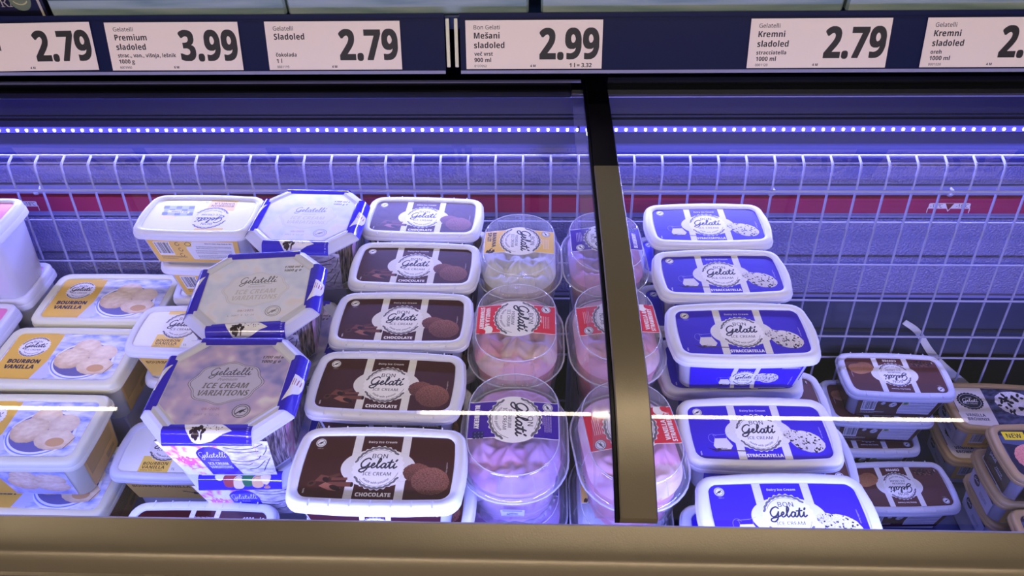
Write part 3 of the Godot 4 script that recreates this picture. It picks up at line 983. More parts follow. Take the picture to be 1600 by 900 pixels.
func strip_along(st: SurfaceTool, section: Array, half: float) -> void:
	# a section of points (out, y) swept across x from -half to half with UVs; out runs to +z
	for i in section.size() - 1:
		var a: Vector2 = section[i]
		var b: Vector2 = section[i + 1]
		var va := i / float(section.size() - 1)
		var vb := (i + 1) / float(section.size() - 1)
		var ps := [Vector3(-half, a.y, a.x), Vector3(half, a.y, a.x), Vector3(half, b.y, b.x), Vector3(-half, b.y, b.x)]
		var us := [Vector2(0, va), Vector2(1, va), Vector2(1, vb), Vector2(0, vb)]
		st.set_smooth_group(4)
		for k in [0, 1, 2, 0, 2, 3]:
			st.set_uv(us[k])
			st.add_vertex(ps[k])

func octagon_tub(front: int, film: String) -> Node3D:
	var t := Node3D.new()
	var w := 0.163
	var d := 0.148
	var c := 0.034
	var h := 0.093
	var st := begin()
	var bw := w * 0.90
	var bd := d * 0.90
	loft(st, [[octagon(bw * 0.83, bd * 0.83, c * 0.75), 0.0], [octagon(bw, bd, c * 0.9), h - 0.012]], true, true, true)
	part("tub_body", done(st), mats["milky_plastic"], t)
	var top := Vector2(bw, bd)
	var bot := top * 0.83
	var wide := Vector2(1.0 - 2 * c * 0.9 / bw, 1.0 - 2 * c * 0.9 / bd)
	side_print("front_label", "variations_front", top, bot, h - 0.012, wide.x + 0.22, 0.003, h - 0.016, 0, t)
	side_print("back_label", "variations_front", top, bot, h - 0.012, wide.x, 0.003, h - 0.016, 1, t)
	side_print("end_label", "variations_side", top, bot, h - 0.012, wide.y + 0.18, 0.003, h - 0.016, 2, t)
	side_print("end_label", "variations_side", top, bot, h - 0.012, wide.y + 0.18, 0.003, h - 0.016, 3, t)
	for sx in [-1.0, 1.0]:      # printed chamfers
		st = begin()
		var oa := octagon(bw + 0.001, bd + 0.001, c * 0.9)
		var ob := octagon(bw * 0.83 + 0.001, bd * 0.83 + 0.001, c * 0.75)
		var i := 0 if sx > 0 else 2
		var p := [Vector3(oa[i + 1].x, h - 0.016, oa[i + 1].y), Vector3(oa[i].x, h - 0.016, oa[i].y), Vector3(ob[i].x, 0.003, ob[i].y), Vector3(ob[i + 1].x, 0.003, ob[i + 1].y)]
		quad_uv(st, p[0], p[1], p[2], p[3])
		part("corner_label", done(st), mats["variations_side"], t)
	st = begin()
	loft(st, [[octagon(w - 0.006, d - 0.006, c), h - 0.0125], [octagon(w, d, c), h - 0.0125, true], [octagon(w, d, c), h - 0.0105, true], [octagon(w - 0.003, d - 0.003, c), h - 0.0085, true], [octagon(w - 0.012, d - 0.012, c - 0.002), h - 0.002, true], [octagon(w - 0.018, d - 0.018, c - 0.003), h, true], [octagon(w - 0.026, d - 0.026, c - 0.005), h, true], [octagon(w - 0.034, d - 0.034, c - 0.007), h - 0.0016, true], [octagon(w - 0.038, d - 0.038, c - 0.007), h - 0.0016]], true, true, true)
	var lid := part("lid", done(st), mats["milky_plastic"], t)
	lid.set_meta("label", "misty clear rim of the lid with bevelled corners")
	st = begin()
	var o := octagon(w - 0.037, d - 0.037, c - 0.007)
	cap(st, o, h - 0.0013, true, Vector2(w - 0.037, d - 0.037))
	part("lid_film", done(st), mats[film], t)
	var kinds := [front, 2, 0, 2]
	for k in 4:
		var half := (w if k % 2 == 0 else d) / 2 - c - 0.001
		var e := (d if k % 2 == 0 else w) / 2
		st = begin()
		strip_along(st, [Vector2(e - 0.0175, h - 0.001), Vector2(e - 0.0128, h + 0.0006), Vector2(e - 0.0088, h + 0.0006), Vector2(e - 0.0055, h - 0.0016), Vector2(e - 0.0012, h - 0.0083), Vector2(e + 0.0006, h - 0.0103), Vector2(e + 0.0006, h - 0.0129)], half)
		var b := part("edge_sleeve", done(st), mats["leaf_band_%d" % kinds[k]], t)
		b.rotation.y = [0, PI / 2, PI, -PI / 2][k]
	return t

func lump_field(kind: int) -> Array:
	var g := RandomNumberGenerator.new()
	g.seed = 200 + kind
	var l := []
	for ix in 3:
		for iz in 4:
			var p := Vector2((ix - 1) * 0.034 + g.randf_range(-0.006, 0.006), (iz - 1.5) * 0.036 + g.randf_range(-0.006, 0.006))
			l.append([p, g.randf_range(0.021, 0.027), g.randf_range(0.75, 1.0), g.randf_range(0, TAU), g.randi() % 3])
	return l

func ice_cream(kind: int, w: float, d: float, y: float) -> ArrayMesh:
	# piped dollops over a body of ice cream
	var cols: Array = [[Color(0.5, 0.48, 0.5), Color(0.7, 0.69, 0.7), Color(0.36, 0.3, 0.26)], [Color(0.62, 0.22, 0.36), Color(0.7, 0.38, 0.48), Color(0.68, 0.56, 0.52)], [Color(0.5, 0.2, 0.48), Color(0.62, 0.34, 0.6), Color(0.26, 0.16, 0.44)]][kind]
	var deep: Array = [[Color(0.75, 0.66, 0.5), Color(0.42, 0.28, 0.18)], [Color(0.82, 0.3, 0.32), Color(0.85, 0.62, 0.64)], [Color(0.75, 0.46, 0.7), Color(0.5, 0.16, 0.34)]][kind]
	var lumps := lump_field(kind)
	var nz := FastNoiseLite.new()
	nz.seed = kind + 5
	nz.frequency = 60.0
	var st := begin()
	st.set_smooth_group(2)
	var o := outline(w, d, 0.044, 0.0, 15)
	var rows := []
	var tint := []
	var K := 24
	for k in K + 1:
		var s := k / float(K)
		var row := []
		var tr := []
		for v in o:
			var q: Vector2 = v * s
			var hgt := 0.0
			var col: Color = cols[0]
			for l in lumps:
				var e: Vector2 = q - l[0]
				var petal: float = cos(e.angle() * 6.0 + l[3] + e.length() * 150.0)
				var rr: float = l[1] * (1.0 + 0.1 * petal)
				var f := 1.0 - e.length() / rr
				if f > 0:
					var z: float = 0.024 * l[2] * pow(f, 0.62) * (0.8 + 0.2 * petal * (1.0 - f))
					if z > hgt:
						hgt = z
						col = cols[l[4]].lerp(cols[1], 0.25 + 0.35 * f)
			hgt += 0.0015 * nz.get_noise_2d(q.x, q.y)
			row.append(Vector3(q.x, y + hgt * (1.0 - pow(s, 8.0)), q.y))
			tr.append(col)
		rows.append(row)
		tint.append(tr)
	var n := o.size()
	for k in K:
		for i in n:
			var j := (i + 1) % n
			for a in [[k, i], [k, j], [k + 1, j], [k, i], [k + 1, j], [k + 1, i]]:
				st.set_color(tint[a[0]][a[1]])
				st.add_vertex(rows[a[0]][a[1]])
	# the flank seen through the clear wall, streaked
	var M := 10
	for k in M:
		for i in n:
			var j := (i + 1) % n
			var ps := []
			for a in [[k, i], [k + 1, i], [k + 1, j], [k, i], [k + 1, j], [k, j]]:
				var t: float = a[0] / float(M)
				var v: Vector2 = o[a[1]] * lerpf(1.0, 0.86, t) * (1.0 - 0.03 * absf(sin(t * 9.0 + a[1] * 0.7)))
				st.set_color(deep[0].lerp(deep[1], smoothstep(0.15, 0.5, nz.get_noise_3d(v.x * 0.5, t * 0.03 + v.y * 0.35, v.y * 0.4))))
				st.add_vertex(Vector3(v.x, lerpf(y, 0.004, t), v.y))
	return done(st)

func crown_height(v: Vector2, w: float, d: float) -> float:   # the top of a clear lid swells a little
	var r := minf(1.0, Vector2(v.x / (w * 0.40), v.y / (d * 0.43)).length())
	return 0.0004 + 0.0042 * (1.0 - r * r)

func crown(st: SurfaceTool, w: float, d: float, h: float) -> void:
	var o := outline(w * 0.80, d * 0.86, 0.045, 0, 8)
	var n := o.size()
	var K := 7
	st.set_smooth_group(9)
	for k in K:
		for i in n:
			var j := (i + 1) % n
			var p := []
			for a in [[k, i], [k + 1, i], [k + 1, j], [k, j]]:
				var v: Vector2 = o[a[1]] * (a[0] / float(K))
				p.append(Vector3(v.x, h + (crown_height(v, w, d) if a[0] < K else 0.0004), v.y))
			quad(st, p[0], p[1], p[2], p[3])
	st.set_smooth_group(-1)

func oval_tub(kind: int) -> Node3D:
	var t := Node3D.new()
	var w := 0.118
	var d := 0.155
	var h := 0.104
	var names := ["banana_label", "strawberry_label", "blueberry_label"]
	part("ice_cream", ice_cream(kind, w * 0.86, d * 0.9, h - 0.031), mats["ice_cream"], t)
	var st := begin()
	loft(st, [[outline(w * 0.76, d * 0.82, 0.036, 0, 8), 0.0], [outline(w * 0.79, d * 0.85, 0.038, 0, 8), 0.004], [outline(w * 0.93, d * 0.95, 0.05, 0, 8), h - 0.034]], true)
	part("tub_body", done(st), mats["clear_plastic"], t)
	st = begin()
	loft(st, [[outline(w - 0.002, d - 0.002, 0.054, 0, 8), h - 0.039], [outline(w, d, 0.055, 0, 8), h - 0.038, true], [outline(w, d, 0.055, 0, 8), h - 0.033, true], [outline(w - 0.004, d - 0.004, 0.054, 0, 8), h - 0.031], [outline(w - 0.007, d - 0.007, 0.053, 0, 8), h - 0.027, true], [outline(w * 0.875, d * 0.90, 0.049, 0, 8), h - 0.006], [outline(w * 0.835, d * 0.88, 0.047, 0, 8), h - 0.0005], [outline(w * 0.82, d * 0.87, 0.046, 0, 8), h, true], [outline(w * 0.80, d * 0.86, 0.045, 0, 8), h + 0.0004, true]], false, false)
	crown(st, w, d, h)
	for k in 14:                 # moulded ribs on the slope of the lid
		var o := outline(w * 0.95, d * 0.96, 0.052, 0, 8)
		var o2 := outline(w * 0.86, d * 0.89, 0.048, 0, 8)
		var i: int = int(k * o.size() / 14.0)
		tube(st, [Vector3(o[i].x, h - 0.024, o[i].y), Vector3(o2[i].x, h - 0.004, o2[i].y)], 0.0006, 4)
	part("clear_lid", done(st), mats["clear_plastic"], t)
	st = begin()
	var ring := outline(w * 0.822, d * 0.872, 0.046, 0, 8)
	var path := []
	for v in ring:
		path.append(Vector3(v.x, h, v.y))
	path.append(path[0])
	tube(st, path, 0.0007, 5)
	var rim := outline(w + 0.001, d + 0.001, 0.055, 0, 8)
	path = []
	for v in rim:
		path.append(Vector3(v.x, h - 0.0355, v.y))
	path.append(path[0])
	tube(st, path, 0.0012, 5)
	part("lid_rim", done(st), mats["misty_plastic"], t)
	# the paper band across, swelling round the badge
	st = begin()
	var lw := w * 0.81
	var half := 0.0245
	var r := 0.031
	var up := []
	for i in 25:
		var x := lerpf(-lw / 2, lw / 2, i / 24.0)
		up.append(Vector2(x, maxf(half, sqrt(maxf(0.0, r * r - x * x * 0.9)))))
	st.set_smooth_group(5)
	for i in 24:
		for j in 8:
			var a := Vector2(up[i].x, up[i].y * (j / 4.0 - 1.0))
			var b := Vector2(up[i + 1].x, up[i + 1].y * (j / 4.0 - 1.0))
			var c := Vector2(up[i + 1].x, up[i + 1].y * ((j + 1) / 4.0 - 1.0))
			var e := Vector2(up[i].x, up[i].y * ((j + 1) / 4.0 - 1.0))
			for v in [a, b, c, a, c, e]:
				st.set_uv(Vector2(v.y / 0.064 + 0.5, 0.5 - v.x / lw))
				st.add_vertex(Vector3(v.x, h + 0.0007 + crown_height(v, w, d), v.y))
	part("paper_band", done(st), mats[names[kind]], t)
	st = begin()
	var zb := d * 0.475 * 0.97
	quad_uv(st, Vector3(-0.013, 0.05, zb + 0.0018), Vector3(0.013, 0.05, zb + 0.0018), Vector3(0.012, 0.03, zb - 0.003), Vector3(-0.012, 0.03, zb - 0.003))
	part("sticker", done(st), mats["small_sticker"], t)
	return t

# put a pack down: top height and place relative to the lens, turn in degrees
func put(proto: Node3D, called: String, h: float, at: Vector3, turn: float, label: String, category: String, group := "") -> Node3D:
	var o: Node3D = proto.duplicate()
	o.name = numbered(called)
	add_child(o)
	o.position = Vector3(at.x, EYE + at.y - h, at.z)
	o.rotation.y = deg_to_rad(turn)
	tag(o, label, category, group)
	return o

# a hidden riser under a stack, so that it stands on something
func riser(x: float, z: float, w: float, d: float, y: float, turn := 0.0) -> void:
	var back := maxf(z - d / 2, -0.866)      # clear of the leaning wires
	blocks.append([x, (back + z + d / 2) / 2, w, z + d / 2 - back, EYE + y - 0.0006, turn])

# ---------------------------------------------------------------- the scene
func _ready() -> void:
	# camera
	var cam := Camera3D.new()
	cam.name = "camera"
	cam.fov = rad_to_deg(2.0 * atan(450.0 / 1150.0))
	cam.near = 0.02
	cam.far = 60.0
	add_child(cam)
	cam.transform = Transform3D(Basis.from_euler(Vector3(deg_to_rad(-41.5), deg_to_rad(2.56), 0)) * Basis(Vector3(0, 0, 1), deg_to_rad(-1.35)), Vector3(0, EYE, 0))
	cam.current = true
	# air and exposure
	var we := WorldEnvironment.new()
	we.name = "surroundings"
	var e := Environment.new()
	e.background_mode = Environment.BG_COLOR
	e.background_color = Color(0.05, 0.05, 0.055)
	e.tonemap_mode = Environment.TONE_MAPPER_LINEAR
	e.tonemap_exposure = 1.0
	e.sdfgi_enabled = true
	e.ssao_enabled = true
	e.ssil_enabled = true
	we.environment = e
	add_child(we)
	# light strips of the freezer and the lamps of the shop
	var violet := Color(0.24, 0.265, 1.0).linear_to_srgb()
	var front_violet := Color(0.26, 0.31, 1.0).linear_to_srgb()
	for side in [[-0.48, 0.96], [0.48, 0.86]]:
		area_light("rear_strip_light", Vector3(side[0], EYE - 0.5776, -1.014), Vector3(0, -0.16, 1.0), Vector2(side[1], 0.006), violet, REAR)
		area_light("front_strip_light", Vector3(side[0], EYE - 0.612, -0.330), Vector3(0, -0.62, -0.78), Vector2(side[1], 0.006), front_violet, FRONT)
	make_materials()
	shop()
	freezer()
	packs()
	for b in blocks:
		var m := box_mesh(Vector3(-b[2] / 2, 0, -b[3] / 2), Vector3(b[2] / 2, b[4] - FLOOR_Y, b[3] / 2), 0.002)
		var o := part("riser_block", m, mats["grey_plastic"], get_node("chest_freezer"))
		o.position = Vector3(b[0], FLOOR_Y, b[1])
		o.rotation.y = deg_to_rad(b[5])

const REAR := 0.5
const FRONT := 0.34
const OVER := 0.25
const AISLE := 7.6

func area_light(called: String, at: Vector3, to: Vector3, size: Vector2, c: Color, energy: float) -> void:
	var l := AreaLight3D.new()
	l.name = called
	l.area_size = size
	l.light_color = c
	l.light_energy = energy
	l.shadow_enabled = true
	l.area_range = 20.0
	l.area_attenuation = 2.0
	add_child(l, true)
	l.look_at_from_position(at, at + to, Vector3(0, 0, 1) if absf(to.y) > 0.99 else Vector3(0, 1, 0))

func structure(called: String, mesh: Mesh, m: Material, label: String) -> MeshInstance3D:
	var o := MeshInstance3D.new()
	o.name = called
	o.mesh = mesh
	o.material_override = m
	o.set_meta("kind", "structure")
	o.set_meta("label", label)
	add_child(o, true)
	return o

func thing(called: String, label: String, category: String, at: Vector3, group := "") -> Node3D:
	var o := Node3D.new()
	o.name = numbered(called)
	add_child(o)
	o.position = at
	tag(o, label, category, group)
	return o

func shop() -> void:
	var wall := mat("shop_wall", Color(0.72, 0.7, 0.66), 0.8)
	structure("floor", box_mesh(Vector3(-4, -0.1, -4), Vector3(4, 0, 4)), mat("shop_floor", Color(0.6, 0.57, 0.53), 0.4), "pale grey shop floor")
	structure("ceiling", box_mesh(Vector3(-4, 2.95, -4), Vector3(4, 3.05, 4)), mat("shop_ceiling", Color(0.55, 0.55, 0.55), 0.9), "shop ceiling")
	structure("wall_back", box_mesh(Vector3(-4.1, 0, -4.1), Vector3(4.1, 2.95, -4)), wall, "shop wall behind the freezer")
	structure("wall_front", box_mesh(Vector3(-4.1, 0, 4), Vector3(4.1, 2.95, 4.1)), wall, "shop wall behind the viewer")
	structure("wall_left", box_mesh(Vector3(-4.1, 0, -4), Vector3(-4, 2.95, 4)), wall, "left shop wall")
	structure("wall_right", box_mesh(Vector3(4, 0, -4), Vector3(4.1, 2.95, 4)), wall, "right shop wall")
	var glow := glow_mat("lamp_tube_glow", Color(1.0, 0.94, 0.86), 30.0)
	for k in [[-0.42, 1.49, -0.66], [-3.2, -1.5, -0.66], [-2.6, 2.6, 2.3]]:
		var t := thing("tube_lamp", ["long ceiling tube lamp above the freezer", "second ceiling tube lamp further left above the freezer", "ceiling tube lamp over the aisle behind the viewer"][0 if k[0] > -1 else 1 if k[1] < 0 else 2], "lamp", Vector3((k[0] + k[1]) / 2, 2.9, k[2]))
		var l: float = k[1] - k[0]
		part("housing", box_mesh(Vector3(-l / 2, 0.0, -0.04), Vector3(l / 2, 0.05, 0.04), 0.004), mat("lamp_housing", Color(0.85, 0.85, 0.85), 0.5), t)
		var g := part("lamp_tube", box_mesh(Vector3(-l / 2 + 0.01, -0.012, -0.03), Vector3(l / 2 - 0.01, 0.0, 0.03), 0.005), glow, t)
		area_light("ceiling_light", Vector3((k[0] + k[1]) / 2, 2.88, k[2]), Vector3(0, -1, 0), Vector2(l, 0.06), Color(1.0, 0.93, 0.86), OVER * l / 1.9 if k[2] < 0 else AISLE)

# a slab whose front leans with the liner
func slab(y0: float, y1: float, proud: float, x0: float, x1: float, thick := 0.014) -> ArrayMesh:
	var st := begin()
	var a := Vector2(liner_z(y0) + proud, EYE + y0)
	var b := Vector2(liner_z(y1) + proud, EYE + y1)
	extrude_x(st, [a, b, b - Vector2(thick, 0), a - Vector2(thick, 0), a], x0, x1)
	for x in [x0, x1]:
		var q := [Vector3(x, a.y, a.x), Vector3(x, b.y, b.x), Vector3(x, b.y, b.x - thick), Vector3(x, a.y, a.x - thick)]
		if x == x1:
			quad(st, q[0], q[1], q[2], q[3])
		else:
			quad(st, q[3], q[2], q[1], q[0])
	return done(st)

func liner_z(y: float) -> float:
	return -0.9994 + 0.19 * (-0.6256 - y) if y < -0.6256 else -1.0 - 0.55 * (y + 0.6256)

const X0 := -1.02
const X1 := 1.02

func freezer() -> void:
	var f := Node3D.new()
	f.name = "chest_freezer"
	add_child(f)
	tag(f, "long chest freezer with a bronze front rail and violet-lit interior", "freezer")
	# materials of the cabinet
	var alu := mat("stucco_liner", Color(0.52, 0.51, 0.78), 0.36, 0.1)
	var nz := FastNoiseLite.new()
	nz.seed = 3
	nz.frequency = 0.045
	nz.fractal_octaves = 2
	alu.uv1_triplanar = true
	alu.uv1_scale = Vector3(9, 9, 9)
	var bump := NoiseTexture2D.new()
	bump.width = 512
	bump.height = 512
	bump.seamless = true
	bump.noise = nz
	bump.as_normal_map = true
	bump.bump_strength = 14.0
	alu.normal_enabled = true
	alu.normal_texture = bump
	alu.normal_scale = 1.0
	var sheet := mat("painted_sheet", Color(0.52, 0.52, 0.78), 0.35)
	var sheet_dark := mat("hood_sheet", Color(0.11, 0.11, 0.34), 0.4, 0.0, 0.35)
	var steel := mat("dark_steel", Color(0.3, 0.32, 0.46), 0.24, 0.4)
	var black := mat("black_plastic", Color(0.03, 0.025, 0.045), 0.4, 0.0, 0.3)
	var red := mat("red_strip", Color(0.6, 0.05, 0.32), 0.35)
	var bronze := mat("bronze", Color(0.5, 0.46, 0.385), 0.36, 0.6)
	var grain := FastNoiseLite.new()
	grain.seed = 8
	grain.frequency = 0.4
	var gt := NoiseTexture2D.new()
	gt.width = 256
	gt.height = 256
	gt.seamless = true
	gt.noise = grain
	gt.as_normal_map = true
	gt.bump_strength = 1.2
	bronze.normal_enabled = true
	bronze.normal_texture = gt
	bronze.normal_scale = 0.12
	bronze.uv1_triplanar = true
	bronze.uv1_scale = Vector3(6, 6, 6)
	# tank: floor, front, ends, back
	part("tank_floor", box_mesh(Vector3(X0, FLOOR_Y - 0.05, -1.06), Vector3(X1, FLOOR_Y, -0.26)), steel, f)
	part("tank_front", box_mesh(Vector3(X0, FLOOR_Y - 0.05, -0.30), Vector3(X1, EYE - 0.605, -0.262)), sheet, f)
	part("tank_end", box_mesh(Vector3(X0 - 0.04, FLOOR_Y - 0.05, -1.08), Vector3(X0, EYE - 0.528, -0.262)), sheet, f)
	part("tank_end", box_mesh(Vector3(X1, FLOOR_Y - 0.05, -1.08), Vector3(X1 + 0.04, EYE - 0.528, -0.262)), sheet, f)
	part("tank_back", box_mesh(Vector3(X0 - 0.04, FLOOR_Y - 0.05, -1.13), Vector3(X1 + 0.04, EYE - 0.528, -1.085)), black, f)
	part("plinth", box_mesh(Vector3(X0 - 0.04, 0.0, -1.10), Vector3(X1 + 0.04, FLOOR_Y - 0.05, -0.29)), mat("plinth_grey", Color(0.3, 0.29, 0.28), 0.5), f)
	# liner panels from the top down
	for k in [[-0.6558, -0.6262, 0.0, alu], [-0.6742, -0.6594, 0.001, sheet], [-0.7130, -0.7045, 0.001, sheet], [-0.7806, -0.7164, 0.0, alu], [-0.8530, -0.7840, 0.0, alu], [-0.8610, -0.8565, 0.001, sheet], [-0.9268, -0.8640, -0.004, steel], [-0.9750, -0.9300, 0.002, steel], [-1.14, -0.9790, -0.012, black]]:
		part("liner_panel", slab(k[0], k[1], k[2], X0, X1), k[3], f)
	var strip := part("load_line_strip", slab(-0.7042, -0.6795, 0.003, X0, X1), red, f)
	strip.set_meta("label", "dark red load line strip")
	for x in [-0.862, 0.656]:
		temperature_sign(Vector3(x, EYE - 0.6945, liner_z(-0.6945) + 0.0036), strip)
	# hood above the liner
	for k in [[-0.6235, -0.6208, 0.002, sheet], [-0.6200, -0.6150, 0.003, sheet_dark], [-0.6145, -0.6090, 0.0, sheet_dark], [-0.6085, -0.5830, -0.001, mat("hood_light_sheet", Color(0.25, 0.25, 0.42), 0.4, 0.0, 0.35)], [-0.5722, -0.5640, 0.002, sheet_dark], [-0.5615, -0.5590, 0.0, sheet_dark], [-0.5580, -0.5350, -0.002, sheet_dark], [-0.5345, -0.5330, 0.003, sheet], [-0.5328, -0.5270, -0.004, black]]:
		part("hood_panel", slab(k[0], k[1], k[2], X0, X1), k[3], f)
	led_strip(f, true)
	led_strip(f, false)
	# front rail, bronze, with a soft bend along the front edge
	var st := begin()
	var sec := smooth_line([Vector2(-0.262, EYE - 0.76), Vector2(-0.266, EYE - 0.68), Vector2(-0.282, EYE - 0.636), Vector2(-0.303, EYE - 0.602), Vector2(-0.312, EYE - 0.5895), Vector2(-0.318, EYE - 0.5855), Vector2(-0.327, EYE - 0.5825), Vector2(-0.343, EYE - 0.5785)], 4)
	extrude_x(st, sec, X0 - 0.04, X1 + 0.04, true)
	extrude_x(st, [Vector2(-0.343, EYE - 0.5785), Vector2(-0.3455, EYE - 0.5805), Vector2(-0.3455, EYE - 0.600), Vector2(-0.30, EYE - 0.602), Vector2(-0.262, EYE - 0.76)], X0 - 0.04, X1 + 0.04)
	part("front_rail", done(st), bronze, f)
	wire_rack()
	glass_lids()
	price_rail()
	shelf_goods()
	# a pale plastic strap behind the wires at the right
	st = begin()
	var ctrl := [Vector2(0.640, -0.905), Vector2(0.668, -0.925), Vector2(0.70, -0.965), Vector2(0.735, -1.0), Vector2(0.79, -1.045), Vector2(0.83, -1.09)]
	var line := smooth_line(ctrl, 5)
	for i in line.size() - 1:
		var t0: Vector2 = (line[mini(i + 1, line.size() - 1)] - line[maxi(i - 1, 0)]).normalized().orthogonal() * (0.0045 + 0.004 * i / line.size())
		var t1: Vector2 = (line[mini(i + 2, line.size() - 1)] - line[i]).normalized().orthogonal() * (0.0045 + 0.004 * (i + 1) / line.size())
		var p := []
		for v in [line[i] + t0, line[i + 1] + t1, line[i + 1] - t1, line[i] - t0]:
			p.append(Vector3(v.x, EYE + v.y, liner_z(v.y) + 0.008))
		quad(st, p[3], p[2], p[1], p[0])
		for q in p.size():
			p[q] -= Vector3(0, 0, 0.0015)
		quad(st, p[0], p[1], p[2], p[3])
	tag(part("plastic_strap", done(st), mats["white_plastic"], self), "pale plastic strap hanging slantwise behind the wires at the right", "strap")

func temperature_sign(at: Vector3, parent: Node) -> void:
	var p := Pad.new(268, 72, Color(0.6, 0.05, 0.32))
	p.poly([Vector2(4, 6), Vector2(12, 2), Vector2(256, 2), Vector2(264, 6), Vector2(264, 40), Vector2(4, 40)], Color(0.88, 0.86, 0.9))
	p.rect(0, 34, 5, 36, Color(0.88, 0.86, 0.9))
	p.rect(263, 34, 5, 36, Color(0.88, 0.86, 0.9))
	p.poly([Vector2(98, 2), Vector2(168, 2), Vector2(133, 62)], Color(0.88, 0.86, 0.9))
	p.poly([Vector2(106, 4), Vector2(160, 4), Vector2(133, 52)], Color(0.45, 0.05, 0.12))
	p.text("-18 C", Vector2(14, 33), 24, INK, {"fit": 76.0})
	p.text("-18 C", Vector2(176, 33), 24, INK, {"fit": 76.0})
	p.arc(67, 12, 4, 4, 0, 360, 2, INK)
	p.arc(229, 12, 4, 4, 0, 360, 2, INK)
	if not mats.has("temperature_print"):
		print_mat("temperature_print", p, 0.3)
	var st := begin()
	var n := Vector3(0, 1, -0.19).normalized() * 0.009
	quad_uv(st, Vector3(-0.0335, 0, 0) + n, Vector3(0.0335, 0, 0) + n, Vector3(0.0335, 0, 0) - n, Vector3(-0.0335, 0, 0) - n)
	var o := part("temperature_sign", done(st), mats["temperature_print"], parent)
	o.position = at
	o.set_meta("label", "small -18 degree marker with a triangle")

func led_strip(f: Node3D, rear: bool) -> void:
	var t := thing("led_strip", "rear LED strip of small white dots along the hood" if rear else "front LED strip hidden under the bronze rail", "light strip", Vector3.ZERO)
	var y := -0.5776 if rear else -0.606
	var z := liner_z(-0.5776) + 0.0005 if rear else -0.326
	var tilt := 0.55 if rear else -0.6
	var st := begin()
	var glow := glow_mat("led_strip_diffuser", Color(0.36, 0.34, 0.95), 0.55)
	var dot := glow_mat("led_dot", Color(0.78, 0.8, 1.0), 10.0)
	var e := Vector2(-tilt, 1.0).normalized() * 0.0042
	var c := Vector2(z, EYE + y)
	if rear:
		for seg in [[X0 + 0.002, 0.062], [0.066, X1 - 0.002]]:
			var s2 := begin()
			extrude_x(s2, [c - e, c + e, c + e - Vector2(0.004, 0), c - e - Vector2(0.004, 0), c - e], seg[0], seg[1])
			part("led_channel", done(s2), glow, t)
	else:
		extrude_x(st, [c + Vector2(0.006, 0.002), c + Vector2(0.006, 0.004), c + Vector2(-0.004, 0.004), c + Vector2(-0.008, -0.002), c + Vector2(0.006, 0.002)], X0 + 0.002, X1 - 0.002)
		part("led_channel", done(st), glow, t)
	st = begin()
	var n := int((X1 - X0) / 0.01515)
	for i in n:
		var x := X0 + 0.006 + i * 0.01515
		var p := Vector3(x, c.y, c.x + 0.0006) if rear else Vector3(x, c.y - 0.0005, c.x - 0.0055)
		box(st, p - Vector3(0.0019, 0.0022, 0.0012), p + Vector3(0.0019, 0.0022, 0.0012), 0.0005)
	var d := part("led_dots", done(st), dot, t)
	d.set_meta("kind", "stuff")

func rack_z(y: float) -> float:
	return -0.972 + (-0.612 - y) * 0.19

func wire_rack() -> void:
	var t := thing("wire_rack", "white wire rack standing along the back of the freezer", "wire rack", Vector3.ZERO)
	var m := mat("white_wire", Color(0.6, 0.6, 0.74), 0.3)
	var k0 := int((X0 + 0.792) / 0.04278)
	var up := begin()
	var path := [Vector3(0, EYE - 0.6035, -0.9925), Vector3(0, EYE - 0.6075, -0.980), Vector3(0, EYE - 0.6105, -0.9738), Vector3(0, EYE - 0.616, rack_z(-0.616)), Vector3(0, EYE - 0.7, rack_z(-0.7)), Vector3(0, EYE - 0.9, rack_z(-0.9)), Vector3(0, EYE - 1.125, rack_z(-1.125))]
	tube(up, path, 0.0019, 7)
	var mesh := done(up)
	for k in range(k0, 46):
		var x := -0.792 + k * 0.04278
		if x > X0 + 0.01 and x < X1 - 0.01:
			var w := part("upright_wire", mesh, m, t)
			w.position.x = x
	for h in [[-0.6045, -0.9925, 0.0021], [-0.6495, 0.0035, 0.0026], [-0.7051, -0.0035, 0.0016], [-0.7753, 0.0035, 0.0016], [-0.8424, 0.0035, 0.0019], [-0.9136, 0.0035, 0.0019], [-0.9569, 0.0035, 0.0019], [-1.06, 0.0035, 0.0019]]:
		var st := begin()
		var z: float = h[1] if h[1] < -0.5 else rack_z(h[0]) + h[1]
		tube(st, [Vector3(X0 + 0.004, EYE + h[0], z), Vector3(X1 - 0.004, EYE + h[0], z)], h[2], 8)
		part("cross_wire", done(st), m, t)

	for x in [0.363, 0.636, -0.806]:      # little hooks that hold the rack to the back
		var st := begin()
		tube(st, smooth_line([Vector3(x - 0.006, EYE - 0.6525, -0.9665), Vector3(x, EYE - 0.6575, -0.9645), Vector3(x + 0.006, EYE - 0.654, -0.9665), Vector3(x + 0.004, EYE - 0.652, -0.9755)], 4), 0.0024, 7)
		part("rack_hook", done(st), m, t)

